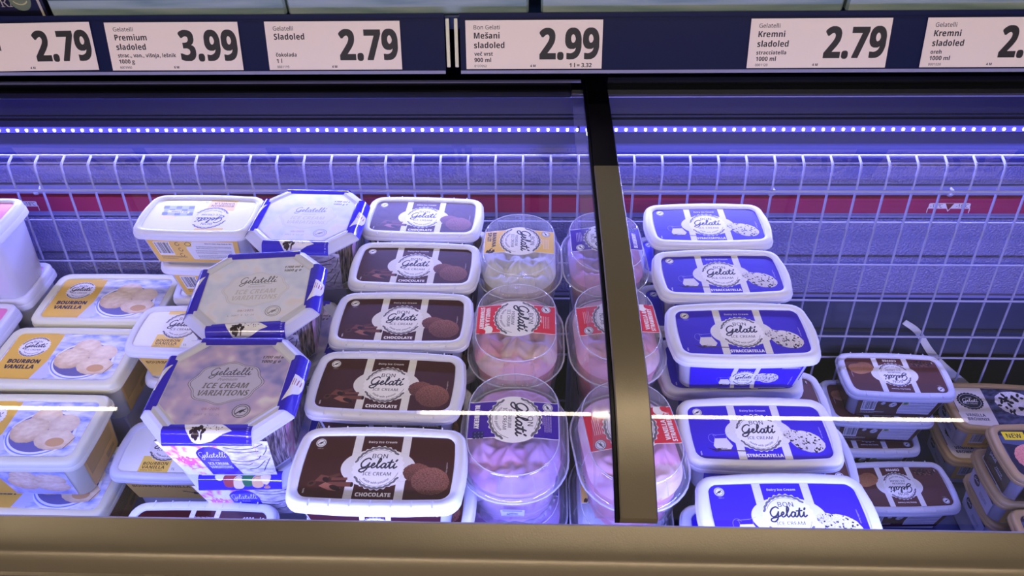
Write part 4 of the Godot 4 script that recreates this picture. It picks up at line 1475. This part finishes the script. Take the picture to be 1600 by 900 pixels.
func glass_lids() -> void:
	var prof := []
	for v in smooth_line(GLASS_PROFILE.map(func(q): return q * 100.0), 10):
		prof.append(Vector2(v.x / 100.0, EYE + v.y / 100.0))
	var front := []
	for v in prof:
		if v.x <= -0.322:
			front.append(v)
	front.reverse()                      # from the front rail to the back
	var glass := clear_mat("lid_glass", Color(0.9, 0.95, 1.0), 0.02, 0.0)
	glass.metallic_specular = 0.42
	var black: StandardMaterial3D = mats["black_plastic"]
	for side in 2:
		var t := thing("glass_lid", ["curved sliding glass lid at the left with the bronze and black handle bar", "curved sliding glass lid at the right of the handle bar"][side], "glass lid", Vector3.ZERO)
		var x0: float = [X0 + 0.001, 0.107][side]
		var x1: float = [0.051, X1 - 0.001][side]
		var dy: float = [0.0, -0.0015][side]
		var st := begin()
		var rear: float = [-1.03, -1.078][side]
		var p := []
		for v in front:
			if v.x >= rear and v.x <= -0.3455:
				p.append(v + Vector2(0, dy))
		p.append(Vector2(rear, EYE - 0.52 + dy))
		extrude_x(st, p, x0, x1, true)
		part("pane", done(st), glass, t)
		st = begin()
		box(st, Vector3(x0, EYE - 0.526 + dy, -1.1), Vector3(x1, EYE - 0.514, rear), 0.002)
		part("rear_frame", done(st), black, t)
		if side == 0:
			st = begin()
			box(st, Vector3(x0, EYE - 0.514, -1.062), Vector3(0.066, EYE - 0.512, -1.056))
			part("frame_bead", done(st), mats["painted_sheet"], t)
			bar(t, front, 0.073, 0.1055, -0.0018, 0.006, -0.82, -0.3425, mats["bronze"], "handle_bar")
			bar(t, front, 0.073, 0.1055, -0.0018, 0.0055, -1.1, -0.8201, black, "bar_cap")
			bar(t, front, 0.0688, 0.073, -0.0018, 0.003, -1.1, -0.3425, black, "bar_edge")
			bar(t, front, 0.0515, 0.0686, -0.0012, 0.0012, -1.03, -0.3455, clear_mat("seal_clear", Color(0.6, 0.6, 0.8), 0.12, 0.1), "seal_strip")

func bar(t: Node3D, front: Array, x0: float, x1: float, lo: float, hi: float, za: float, zb: float, m: Material, called: String) -> void:
	var st := begin()
	var p := []
	for v in front:
		if v.x >= za and v.x <= zb:
			p.append(v)
	if za < -1.0:
		p.append(Vector2(za, EYE - 0.52))
	elif p[-1].x > za:
		p.append(Vector2(za, EYE - 0.52))
	if zb < -0.5:
		p.push_front(Vector2(zb, EYE - 0.52))
	var up := p.map(func(v): return v + Vector2(0, hi))
	var dn := p.map(func(v): return v + Vector2(0, lo))
	var edge := minf(0.0012, (x1 - x0) * 0.2)
	extrude_x(st, up, x0 + edge, x1 - edge, true)
	var rev := dn.duplicate()
	rev.reverse()
	extrude_x(st, rev, x0, x1, true)
	for i in up.size() - 1:
		var a: Vector2 = up[i]
		var b: Vector2 = up[i + 1]
		var c: Vector2 = dn[i]
		var d: Vector2 = dn[i + 1]
		quad(st, Vector3(x1, c.y, c.x), Vector3(x1, a.y - edge, a.x), Vector3(x1, b.y - edge, b.x), Vector3(x1, d.y, d.x))
		quad(st, Vector3(x0, d.y, d.x), Vector3(x0, b.y - edge, b.x), Vector3(x0, a.y - edge, a.x), Vector3(x0, c.y, c.x))
		quad(st, Vector3(x1, a.y - edge, a.x), Vector3(x1 - edge, a.y, a.x), Vector3(x1 - edge, b.y, b.x), Vector3(x1, b.y - edge, b.x))
		quad(st, Vector3(x0, b.y - edge, b.x), Vector3(x0 + edge, b.y, b.x), Vector3(x0 + edge, a.y, a.x), Vector3(x0, a.y - edge, a.x))
	for k in [0, up.size() - 1]:
		var a: Vector2 = up[k]
		var c: Vector2 = dn[k]
		var q := [Vector3(x0, c.y, c.x), Vector3(x0, a.y, a.x), Vector3(x1, a.y, a.x), Vector3(x1, c.y, c.x)]
		if k == 0:
			quad(st, q[0], q[1], q[2], q[3])
		else:
			quad(st, q[3], q[2], q[1], q[0])
	part(called, done(st), m, t)

const K := 0.9    # how far off the price rail and its shelf stand

func price_rail() -> void:
	var blue := mat("rail_blue", Color(0.03, 0.075, 0.24), 0.4, 0.0, 0.3)
	var lip := clear_mat("rail_clear", Color(0.75, 0.75, 0.9), 0.5, 0.1)
	var lo := Vector2(-1.0905 * K, EYE - 0.5135 * K)
	var hi := Vector2(-1.1195 * K, EYE - 0.4325 * K)
	var u := (hi - lo).normalized()
	var n := Vector2(u.y, -u.x)        # towards the viewer and up
	for seg in [[X0 - 0.04, -0.145 * K], [-0.121 * K, X1 + 0.04]]:
		var t := thing("price_rail", "dark blue price rail left of the gap with three tags" if seg[0] < -0.5 else "dark blue price rail right of the gap with three tags", "price rail", Vector3.ZERO)
		var st := begin()
		extrude_x(st, [lo, hi, hi - n * 0.004, lo - n * 0.004, lo], seg[0], seg[1])
		for x in seg:
			var a := [Vector3(x, lo.y, lo.x), Vector3(x, hi.y, hi.x), Vector3(x, hi.y - n.y * 0.004, hi.x - n.x * 0.004), Vector3(x, lo.y - n.y * 0.004, lo.x - n.x * 0.004)]
			quad(st, a[0], a[1], a[2], a[3])
		part("rail_back", done(st), blue, t)
		st = begin()
		var b := lo + n * 0.0025
		extrude_x(st, [lo - u * 0.001, b - u * 0.001, b + u * 0.0035, lo + u * 0.0035 + n * 0.0015], seg[0], seg[1])
		part("lower_lip", done(st), lip, t)
		st = begin()
		b = hi + n * 0.003
		extrude_x(st, [hi - u * 0.004 + n * 0.001, b - u * 0.004, b + u * 0.002, hi + u * 0.002], seg[0], seg[1])
		part("upper_lip", done(st), blue, t)
	# two pale clips in the gap
	for x in [-0.1405 * K, -0.1275 * K]:
		var st := begin()
		box(st, Vector3(-0.0018, -0.0324, -0.0013), Vector3(0.0031, 0.0324, 0.0013), 0.0006)
		var c := part("rail_clip", done(st), mats["cream_plastic"], self)
		c.position = Vector3(x, (lo.y + hi.y) / 2 + 0.002, (lo.x + hi.x) / 2 + 0.001)
		c.rotation.x = -atan2(-u.x, u.y)
		tag(c, "left one of two pale clips in the gap of the price rail" if x < -0.12 else "right one of two pale clips in the gap of the price rail", "clip", "")
	var tags := [
		[-0.806, 0.0, price_tag(["", "", "sladoled", "", ""], "2.79", "", "4 M"), "white price tag cut by the left edge, reading 2.79", 0.012],
		[-0.572, 0.0, price_tag(["Gelatelli", "Premium", "sladoled", "strac., van., višnja, lešnik", "1000 g"], "3.99", "6001940", "6 M"), "white price tag reading 3.99 for premium sladoled", 0.0],
		[-0.319, 0.0, price_tag(["Gelatelli", "Sladoled", "", "čokolada", "1 l"], "2.79", "0001119", "4 M"), "white price tag reading 2.79 for chocolate sladoled, left of the rail gap", 0.0],
		[-0.0065, 0.0, price_tag(["Bon Gelati", "Mešani", "sladoled", "več vrst", "900 ml"], "2.99", "0137052", "4 M", "1 l = 3.32"), "white price tag reading 2.99 with the unit price 1 l = 3.32", 0.0],
		[0.4285, 0.0, price_tag(["Gelatelli", "Kremni", "sladoled", "stracciatella", "1000 ml"], "2.79", "0001120", "4 M"), "white price tag reading 2.79 for stracciatella kremni sladoled", 0.0],
		[0.6915, 0.0, price_tag(["Gelatelli", "Kremni", "sladoled", "oreh", "1000 ml"], "2.79", "0001020", "4 M"), "white price tag cut by the right edge, for walnut (oreh) sladoled", 0.0],
	]
	for k in tags.size():
		var st := begin()
		quad_uv(st, Vector3(-0.09495, 0.0324, 0), Vector3(0.09495, 0.0324, 0), Vector3(0.09495, -0.0324, 0), Vector3(-0.09495, -0.0324, 0))
		var back := begin()
		box(back, Vector3(-0.09495, -0.0324, -0.0006), Vector3(0.09495, 0.0324, -0.0001))
		var t := thing("price_tag", tags[k][3], "price tag", Vector3.ZERO)
		part("card", done(back), mat("card_white", Color(0.86, 0.81, 0.78), 0.6), t)
		part("print", done(st), print_mat("price_print_%d" % k, tags[k][2], 0.5), t)
		var mid := (lo + hi) / 2 + n * 0.0022 - u * 0.001
		t.position = Vector3(tags[k][0] * K, mid.y, mid.x)
		t.rotation = Vector3(-atan2(-u.x, u.y), 0, tags[k][4])

func shelf_goods() -> void:
	var top := EYE - 0.4375 * K
	var steel := mat("shelf_blue", Color(0.06, 0.14, 0.3), 0.35)
	var t := thing("upper_shelf", "dark blue shelf above the freezer carrying pale teal packs", "shelf", Vector3(0, 0, 0))
	part("shelf_board", box_mesh(Vector3(X0 - 0.04, top - 0.02, -1.62 * K), Vector3(X1 + 0.04, top, -1.1285 * K), 0.002), steel, t)
	part("shelf_back", box_mesh(Vector3(X0 - 0.04, 0.0, -1.66 * K), Vector3(X1 + 0.04, 2.1, -1.62 * K)), steel, t)
	part("shelf_top", box_mesh(Vector3(X0 - 0.04, top + 0.5, -1.62 * K), Vector3(X1 + 0.04, top + 0.53, -1.16 * K)), steel, t)
	part("shelf_end", box_mesh(Vector3(X0 - 0.075, 0.0, -1.62 * K), Vector3(X0 - 0.043, 2.1, -1.14 * K)), steel, t)
	part("shelf_end", box_mesh(Vector3(X1 + 0.043, 0.0, -1.62 * K), Vector3(X1 + 0.075, 2.1, -1.14 * K)), steel, t)
	var pad := Pad.new(512, 256, Color(0.55, 0.63, 0.62))
	pad.clouds(0, 0, 512, 256, [Color(0.45, 0.55, 0.55), Color(0.58, 0.66, 0.64), Color(0.66, 0.72, 0.7)], 0.02, 151, Vector2(0.15, 3))
	for y in [8, 150, 206, 236]:
		pad.rect(0, y, 512, 2, Color(0.3, 0.38, 0.4))
	for x in [130, 330]:
		pad.arc(x, 178, 16, 8, 0, 300, 4, Color(0.16, 0.36, 0.6))
	print_mat("teal_print", pad, 0.4)
	var labels := ["pale teal carton on the shelf beside the dark blue pack", "pale teal carton between the two other long cartons, left of the brown gap", "pale teal carton right of the narrow brown gap", "pale teal carton at the right end of the shelf"]
	var xs := [[-0.766 * K, -0.392 * K], [-0.389 * K, -0.015 * K], [0.004 * K, 0.462 * K], [0.467 * K, 0.98 * K]]
	for k in 4:
		var w: float = xs[k][1] - xs[k][0]
		var o := thing("carton", labels[k], "carton", Vector3((xs[k][0] + xs[k][1]) / 2, top, -1.132 * K), "teal cartons on the upper shelf")
		part("carton_body", box_mesh(Vector3(-w / 2, 0.0, -0.22), Vector3(w / 2, 0.30, 0.0), 0.003), mat("teal_card", Color(0.52, 0.6, 0.6), 0.5), o)
		var st := begin()
		quad_uv(st, Vector3(-w / 2 + 0.003, 0.297, 0.0004), Vector3(w / 2 - 0.003, 0.297, 0.0004), Vector3(w / 2 - 0.003, 0.003, 0.0004), Vector3(-w / 2 + 0.003, 0.003, 0.0004))
		part("front_print", done(st), mats["teal_print"], o)
	pad = Pad.new(400, 256, Color(0.06, 0.07, 0.16))
	pad.text("ORA", Vector2(330, 232), 26, Color(0.75, 0.72, 0.6), {"align": 1.0, "face": "Droid Serif", "fit": 84.0})
	pad.blob(340, 214, 34, 28, Color(0.45, 0.5, 0.36))
	pad.arc(340, 214, 22, 12, 20, 160, 3, Color(0.8, 0.75, 0.5))
	pad.poly([Vector2(388, 0), Vector2(400, 0), Vector2(400, 256), Vector2(392, 256)], Color(0.75, 0.72, 0.62))
	print_mat("navy_print", pad, 0.3)
	var o := thing("navy_pack", "dark navy pack with pale lettering at the left end of the shelf", "pack", Vector3(-0.87 * K, top, -1.129 * K))
	part("pack_body", box_mesh(Vector3(-0.1, 0, -0.2), Vector3(0.088, 0.24, 0.0), 0.003), mat("navy_card", Color(0.06, 0.07, 0.16), 0.4), o)
	var st := begin()
	quad_uv(st, Vector3(-0.098, 0.145, 0.0004), Vector3(0.086, 0.145, 0.0004), Vector3(0.086, 0.003, 0.0004), Vector3(-0.098, 0.003, 0.0004))
	part("front_print", done(st), mats["navy_print"], o)

func packs() -> void:
	var h1 := 0.064
	var base := {"w": 0.175, "d": 0.097, "h": h1, "body": "milky_plastic", "lid": "white_plastic", "ribs": true}
	var choc := rect_tub(base.merged({"top": "chocolate_lid", "front": "chocolate_front", "back": "chocolate_front", "left": "brown_print", "right": "brown_print"}, true))
	var choc2 := rect_tub(base.merged({"top": "chocolate_front", "front": "chocolate_front", "right": "brown_print", "left": "brown_print"}, true))
	var strac := rect_tub(base.merged({"top": "stracciatella_lid", "front": "stracciatella_front", "back": "stracciatella_front", "left": "blue_print", "right": "blue_print", "ribs": false, "bow": 0.0035}, true))
	var coffee := rect_tub(base.merged({"top": "coffee_lid", "back": "coffee_back", "front": "coffee_back", "left": "brown_print", "right": "brown_print", "body": "grey_plastic", "lid": "milky_plastic"}, true))
	var white := rect_tub(base.merged({"top": "white_lid", "back": "white_back", "front": "white_front", "ribs": false}, true))
	var cream := rect_tub({"w": 0.206, "d": 0.1175, "h": 0.0875, "r": 0.016, "rim": 0.0135, "skirt": 0.016, "taper": 0.9, "body": "cream_plastic", "lid": "cream_plastic", "top": "cream_lid", "front": "cream_front", "back": "cream_front", "right": "cream_end", "left": "cream_end", "span": 0.8, "end_span": 0.72, "bow": 0.001})
	var gold := rect_tub(base.merged({"d": 0.105, "top": "brownie_lid", "front": "white_back", "left": "pale_end", "right": "pale_end", "body": "grey_plastic", "lid": "gold_plastic", "ribs": false}, true))
	var gold2 := rect_tub(base.merged({"d": 0.105, "top": "dark_lid", "front": "dark_end", "left": "dark_end", "right": "dark_end", "body": "grey_plastic", "lid": "gold_plastic", "ribs": false}, true))
	var pink := rect_tub({"w": 0.2, "d": 0.097, "h": 0.134, "r": 0.016, "skirt": 0.022, "taper": 0.84, "body": "white_plastic", "lid": "white_plastic", "top": "pink_lid", "bow": 0.001})
	var octa := octagon_tub(1, "variations_top")
	var octa_nut := octagon_tub(3, "variations_top")
	var octa_frost := octagon_tub(1, "variations_frosted")
	var ovals := [oval_tub(0), oval_tub(1), oval_tub(2)]

	# chocolate row, from the wire rack to the front rail, each on a second tub
	var cy := [[-0.170, -0.645, -0.891, -2.3], [-0.167, -0.641, -0.773, -1.5], [-0.169, -0.637, -0.662, -0.5], [-0.170, -0.631, -0.550, -1.6], [-0.159, -0.623, -0.433, -0.3]]
	var row := ["rearmost chocolate tub, lid dulled by glare, against the wire rack", "second chocolate tub from the wire rack, a thin dark stripe of reflection on its lid", "middle chocolate tub of the row of five", "fourth chocolate tub from the wire rack, behind the front one", "front chocolate tub of the row, large dark lid by the bronze rail"]
	for k in 5:
		var c: Array = cy[k]
		put(choc, "chocolate_tub", h1, Vector3(c[0], c[1], c[2]), c[3], row[k], "ice cream tub", "chocolate tubs in the middle row")
		put(choc, "chocolate_tub", h1, Vector3(c[0] + 0.006, c[1] - 0.0635, c[2] - 0.004), c[3] + 1.0, ["white-rimmed tub under the rearmost chocolate tub", "white-rimmed tub under the second chocolate tub from the rack", "white-rimmed tub under the middle chocolate tub", "white-rimmed tub under the fourth chocolate tub", "white-rimmed tub under the front chocolate tub"][k], "ice cream tub", "lower chocolate tubs")
		riser(c[0] + 0.006, c[2] - 0.004, 0.14, 0.08, c[1] - 0.128)
	put(choc2, "chocolate_tub", h1, Vector3(-0.384, -0.751, -0.4205), 0.0, "lower chocolate tub with a small badge, cut off by the bronze rail", "ice cream tub")
	riser(-0.384, -0.4205, 0.14, 0.08, -0.8155)

	# stracciatella row
	var sy := [[0.246, -0.638, -0.865, 0.9], [0.246, -0.639, -0.756, 1.5], [0.249, -0.634, -0.642, 1.2], [0.253, -0.679, -0.526, 0.9], [0.256, -0.667, -0.412, 1.5]]
	row = ["rearmost blue stracciatella tub against the wire rack", "second blue stracciatella tub from the wire rack", "middle stracciatella tub with its blue front panel showing", "fourth stracciatella tub, set lower, under the bright line on the glass", "front stracciatella tub half hidden by the bronze rail"]
	for k in 5:
		var c: Array = sy[k]
		put(strac, "stracciatella_tub", h1, Vector3(c[0], c[1], c[2]), c[3], row[k], "ice cream tub", "stracciatella tubs")
	var low := [[0.236, -0.7015, -0.868, -1.0], [0.232, -0.7025, -0.759, 2.0], [0.244, -0.6975, -0.643, 0.5]]
	for k in 3:
		var c: Array = low[k]
		put(strac, "stracciatella_tub", h1, Vector3(c[0], c[1], c[2]), c[3], ["white-rimmed tub under the rearmost stracciatella tub", "white-rimmed tub under the second stracciatella tub", "white-rimmed tub under the middle stracciatella tub, its lid edge showing in front"][k], "ice cream tub", "lower stracciatella tubs")
		if k < 2:
			riser(c[0], c[2], 0.14, 0.08, c[1] - 0.064)
	put(coffee, "coffee_tub", h1, Vector3(0.297, -0.7615, -0.643), 181, "brown coffee lid peeping out right of the middle stracciatella stack", "ice cream tub")
	riser(0.297, -0.643, 0.14, 0.08, -0.8255)
	put(coffee, "coffee_tub", h1, Vector3(0.293, -0.743, -0.540), 180, "brown coffee lid peeping out under the fourth stracciatella tub", "ice cream tub")
	riser(0.293, -0.540, 0.14, 0.08, -0.807)
	put(strac, "stracciatella_tub", h1, Vector3(0.248, -0.7305, -0.416), 0, "white-rimmed tub under the front stracciatella tub", "ice cream tub", "lower stracciatella tubs")
	riser(0.248, -0.416, 0.14, 0.07, -0.7945)

	# oval clear tubs in two columns
	var ov := [[0, -0.0245, -0.805, 0, "clear oval tub with a yellow banana split band, next to the rearmost chocolate tubs"], [1, -0.0250, -0.6505, 0, "clear oval tub with a red vanilla strawberry band, in the left oval column"], [2, -0.0240, -0.4955, 0, "clear oval tub with a violet blueberry band, nearest the front rail"],
		[2, 0.0955, -0.812, 182, "clear oval tub with a violet band behind the handle bar, nearest the wire rack"], [1, 0.0985, -0.652, 184, "red-banded clear oval tub behind the handle bar, middle of the right oval column"], [1, 0.101, -0.487, 188, "red-banded clear oval tub behind the handle bar, nearest the front rail"]]
	for c in ov:
		put(ovals[c[0]], "oval_tub", 0.104, Vector3(c[1], -0.63, c[2]), c[3], c[4], "ice cream tub", "clear oval tubs")
	for c in [[2, -0.022, -0.4955, "lower clear oval tub under the blueberry one, seen over the rail"], [0, 0.1, -0.487, "lower clear oval tub under the front red-banded one, seen over the rail"]]:
		put(ovals[c[0]], "oval_tub", 0.104, Vector3(c[1], -0.735, c[2]), 0, c[3], "ice cream tub")
		riser(c[1], c[2], 0.085, 0.12, -0.839)
	for c in [[-0.0245, -0.805], [-0.025, -0.6505], [0.0955, -0.808], [0.0985, -0.652]]:
		riser(c[0], c[1], 0.085, 0.12, -0.734)

	# eight-cornered tubs
	var oy := [[-0.331, -0.620, -0.855, -1.5, 0.0], [-0.349, -0.599, -0.6785, 5.0, 3.5], [-0.336, -0.599, -0.520, 1.0, 0.0]]
	row = ["rear octagonal tub of ice cream variations by the wire rack", "middle octagonal tub of ice cream variations, frosted white lid", "front octagonal tub of ice cream variations with its pink and white side showing"]
	for k in 3:
		var c: Array = oy[k]
		var oct := put(octa if k == 2 else octa_frost, "octagonal_tub", 0.093, Vector3(c[0], c[1], c[2]), c[3], row[k], "ice cream tub", "octagonal tubs")
		oct.rotation.x = deg_to_rad(c[4])
	put(octa_nut, "octagonal_tub", 0.093, Vector3(-0.330, -0.6925, -0.5295), 2.0, "lower octagonal tub with nuts printed on its blue sleeve", "ice cream tub", "octagonal tubs")
	riser(-0.330, -0.558, 0.1, 0.06, -0.7855)
	put(octa, "octagonal_tub", 0.093, Vector3(-0.340, -0.6975, -0.694), -3.0, "lower octagonal tub under the middle one of the variations", "ice cream tub", "octagonal tubs")
	riser(-0.340, -0.694, 0.1, 0.1, -0.7905)
	riser(-0.328, -0.852, 0.1, 0.1, -0.713)

	# small white vanilla tubs
	put(white, "vanilla_tub", h1, Vector3(-0.496, -0.626, -0.868), 178.5, "white vanilla tub turned round, topmost of its stack by the wire rack", "ice cream tub", "white vanilla tubs")
	put(white, "vanilla_tub", h1, Vector3(-0.476, -0.6895, -0.866), 179.5, "second white vanilla tub down in the stack by the wire rack", "ice cream tub", "white vanilla tubs")
	put(white, "vanilla_tub", h1, Vector3(-0.478, -0.753, -0.866), 180.5, "third white vanilla tub down in the stack by the wire rack, mostly hidden", "ice cream tub", "white vanilla tubs")
	riser(-0.478, -0.866, 0.14, 0.08, -0.817)
	put(white, "vanilla_tub", h1, Vector3(-0.502, -0.745, -0.750), 0.0, "white vanilla tub with its badge partly covered by the middle octagonal tub", "ice cream tub", "white vanilla tubs")
	put(white, "vanilla_tub", h1, Vector3(-0.494, -0.8085, -0.748), 1.0, "white vanilla tub under the badge-side-up one beside the cream tubs", "ice cream tub", "white vanilla tubs")
	riser(-0.494, -0.748, 0.14, 0.08, -0.8725)
	put(white, "vanilla_tub", h1, Vector3(-0.49, -0.83, -0.60), 0.0, "white vanilla tub low down left of the front octagonal tub", "ice cream tub", "white vanilla tubs")
	riser(-0.49, -0.60, 0.13, 0.07, -0.894)

	# big cream vanilla tubs
	put(cream, "cream_vanilla_tub", 0.0875, Vector3(-0.682, -0.775, -0.848), 0.0, "large cream bourbon vanilla tub nearest the wire rack", "ice cream tub", "large cream vanilla tubs")
	put(cream, "cream_vanilla_tub", 0.0875, Vector3(-0.692, -0.775, -0.7215), -0.5, "middle large cream bourbon vanilla tub", "ice cream tub", "large cream vanilla tubs")
	put(cream, "cream_vanilla_tub", 0.0875, Vector3(-0.686, -0.775, -0.591), 0.0, "front large cream bourbon vanilla tub with its yellow end panel showing", "ice cream tub", "large cream vanilla tubs")
	put(cream, "cream_vanilla_tub", 0.0875, Vector3(-0.676, -0.8625, -0.570), -1.0, "large cream tub under the front bourbon vanilla tub", "ice cream tub", "large cream vanilla tubs")
	riser(-0.676, -0.570, 0.16, 0.09, -0.95)
	for c in [[-0.682, -0.848], [-0.692, -0.7215]]:
		riser(c[0], c[1], 0.16, 0.09, -0.8625)
	put(cream, "cream_vanilla_tub", 0.0875, Vector3(-0.686, -0.845, -0.432), 0.0, "large cream tub at the bottom left, cut off by the bronze rail", "ice cream tub", "large cream vanilla tubs")
	riser(-0.686, -0.432, 0.16, 0.09, -0.9325)

	# tall white tubs with pink lids at the left edge
	put(pink, "pink_topped_tub", 0.134, Vector3(-0.882, -0.63, -0.866), 0.0, "tall white tub with a pink label at the left edge, top of its stack", "ice cream tub", "tall white tubs at the left edge")
	put(pink, "pink_topped_tub", 0.134, Vector3(-0.900, -0.764, -0.874), 0.0, "tall white tub under the pink-labelled one at the left edge", "ice cream tub", "tall white tubs at the left edge")
	riser(-0.90, -0.874, 0.15, 0.07, -0.898)
	put(pink, "pink_topped_tub", 0.134, Vector3(-0.905, -0.764, -0.774), 0.0, "tall white tub in front of the stacked ones at the left edge", "ice cream tub", "tall white tubs at the left edge")
	riser(-0.905, -0.774, 0.15, 0.07, -0.898)

	# coffee tubs, turned round
	put(coffee, "coffee_tub", h1, Vector3(0.600, -0.933, -0.843), 178.3, "brown coffee tub turned round, topmost of the stack by the wires", "ice cream tub", "coffee tubs")
	put(coffee, "coffee_tub", h1, Vector3(0.586, -0.9965, -0.838), 178.5, "second coffee tub down with its bar code showing", "ice cream tub", "coffee tubs")
	put(coffee, "coffee_tub", h1, Vector3(0.580, -1.06, -0.825), 180.0, "third coffee tub down, only its white lid edge showing", "ice cream tub", "coffee tubs")
	put(coffee, "coffee_tub", h1, Vector3(0.606, -1.067, -0.716), 182.0, "brown coffee tub turned round, low down in front of the coffee stack", "ice cream tub", "coffee tubs")
	riser(0.580, -0.825, 0.13, 0.07, -1.124)
	riser(0.606, -0.716, 0.13, 0.07, -1.131)

	# gold-lidded tubs at the right edge
	put(gold, "gold_lidded_tub", h1, Vector3(0.797, -1.0, -0.832), -2.0, "gold-lidded vanilla brownie tub at the right behind the coffee stack", "ice cream tub", "gold-lidded tubs")
	put(gold, "gold_lidded_tub", h1, Vector3(0.792, -1.0635, -0.812), -1.0, "gold-lidded tub under the vanilla brownie tub", "ice cream tub", "gold-lidded tubs")
	riser(0.792, -0.812, 0.13, 0.08, -1.1275)
	put(gold2, "gold_lidded_tub", h1, Vector3(0.763, -0.90, -0.664), 0.0, "dark gold-lidded tub with a yellow NEW flash at the right edge", "ice cream tub", "gold-lidded tubs")
	put(gold, "gold_lidded_tub", h1, Vector3(0.767, -0.9635, -0.667), 0.0, "gold-lidded tub under the one with the NEW flash", "ice cream tub", "gold-lidded tubs")
	put(gold, "gold_lidded_tub", h1, Vector3(0.780, -1.027, -0.667), 0.0, "third gold-lidded tub down below the NEW flash", "ice cream tub", "gold-lidded tubs")
	riser(0.780, -0.667, 0.13, 0.08, -1.091)
	put(gold2, "gold_lidded_tub", h1, Vector3(0.764, -0.95, -0.551), 0.0, "gold-lidded tub at the bottom right corner by the rail", "ice cream tub", "gold-lidded tubs")
	riser(0.764, -0.551, 0.13, 0.08, -1.014)
	for p in [choc, choc2, strac, coffee, white, cream, gold, gold2, pink, octa, octa_nut, octa_frost] + ovals:
		p.free()
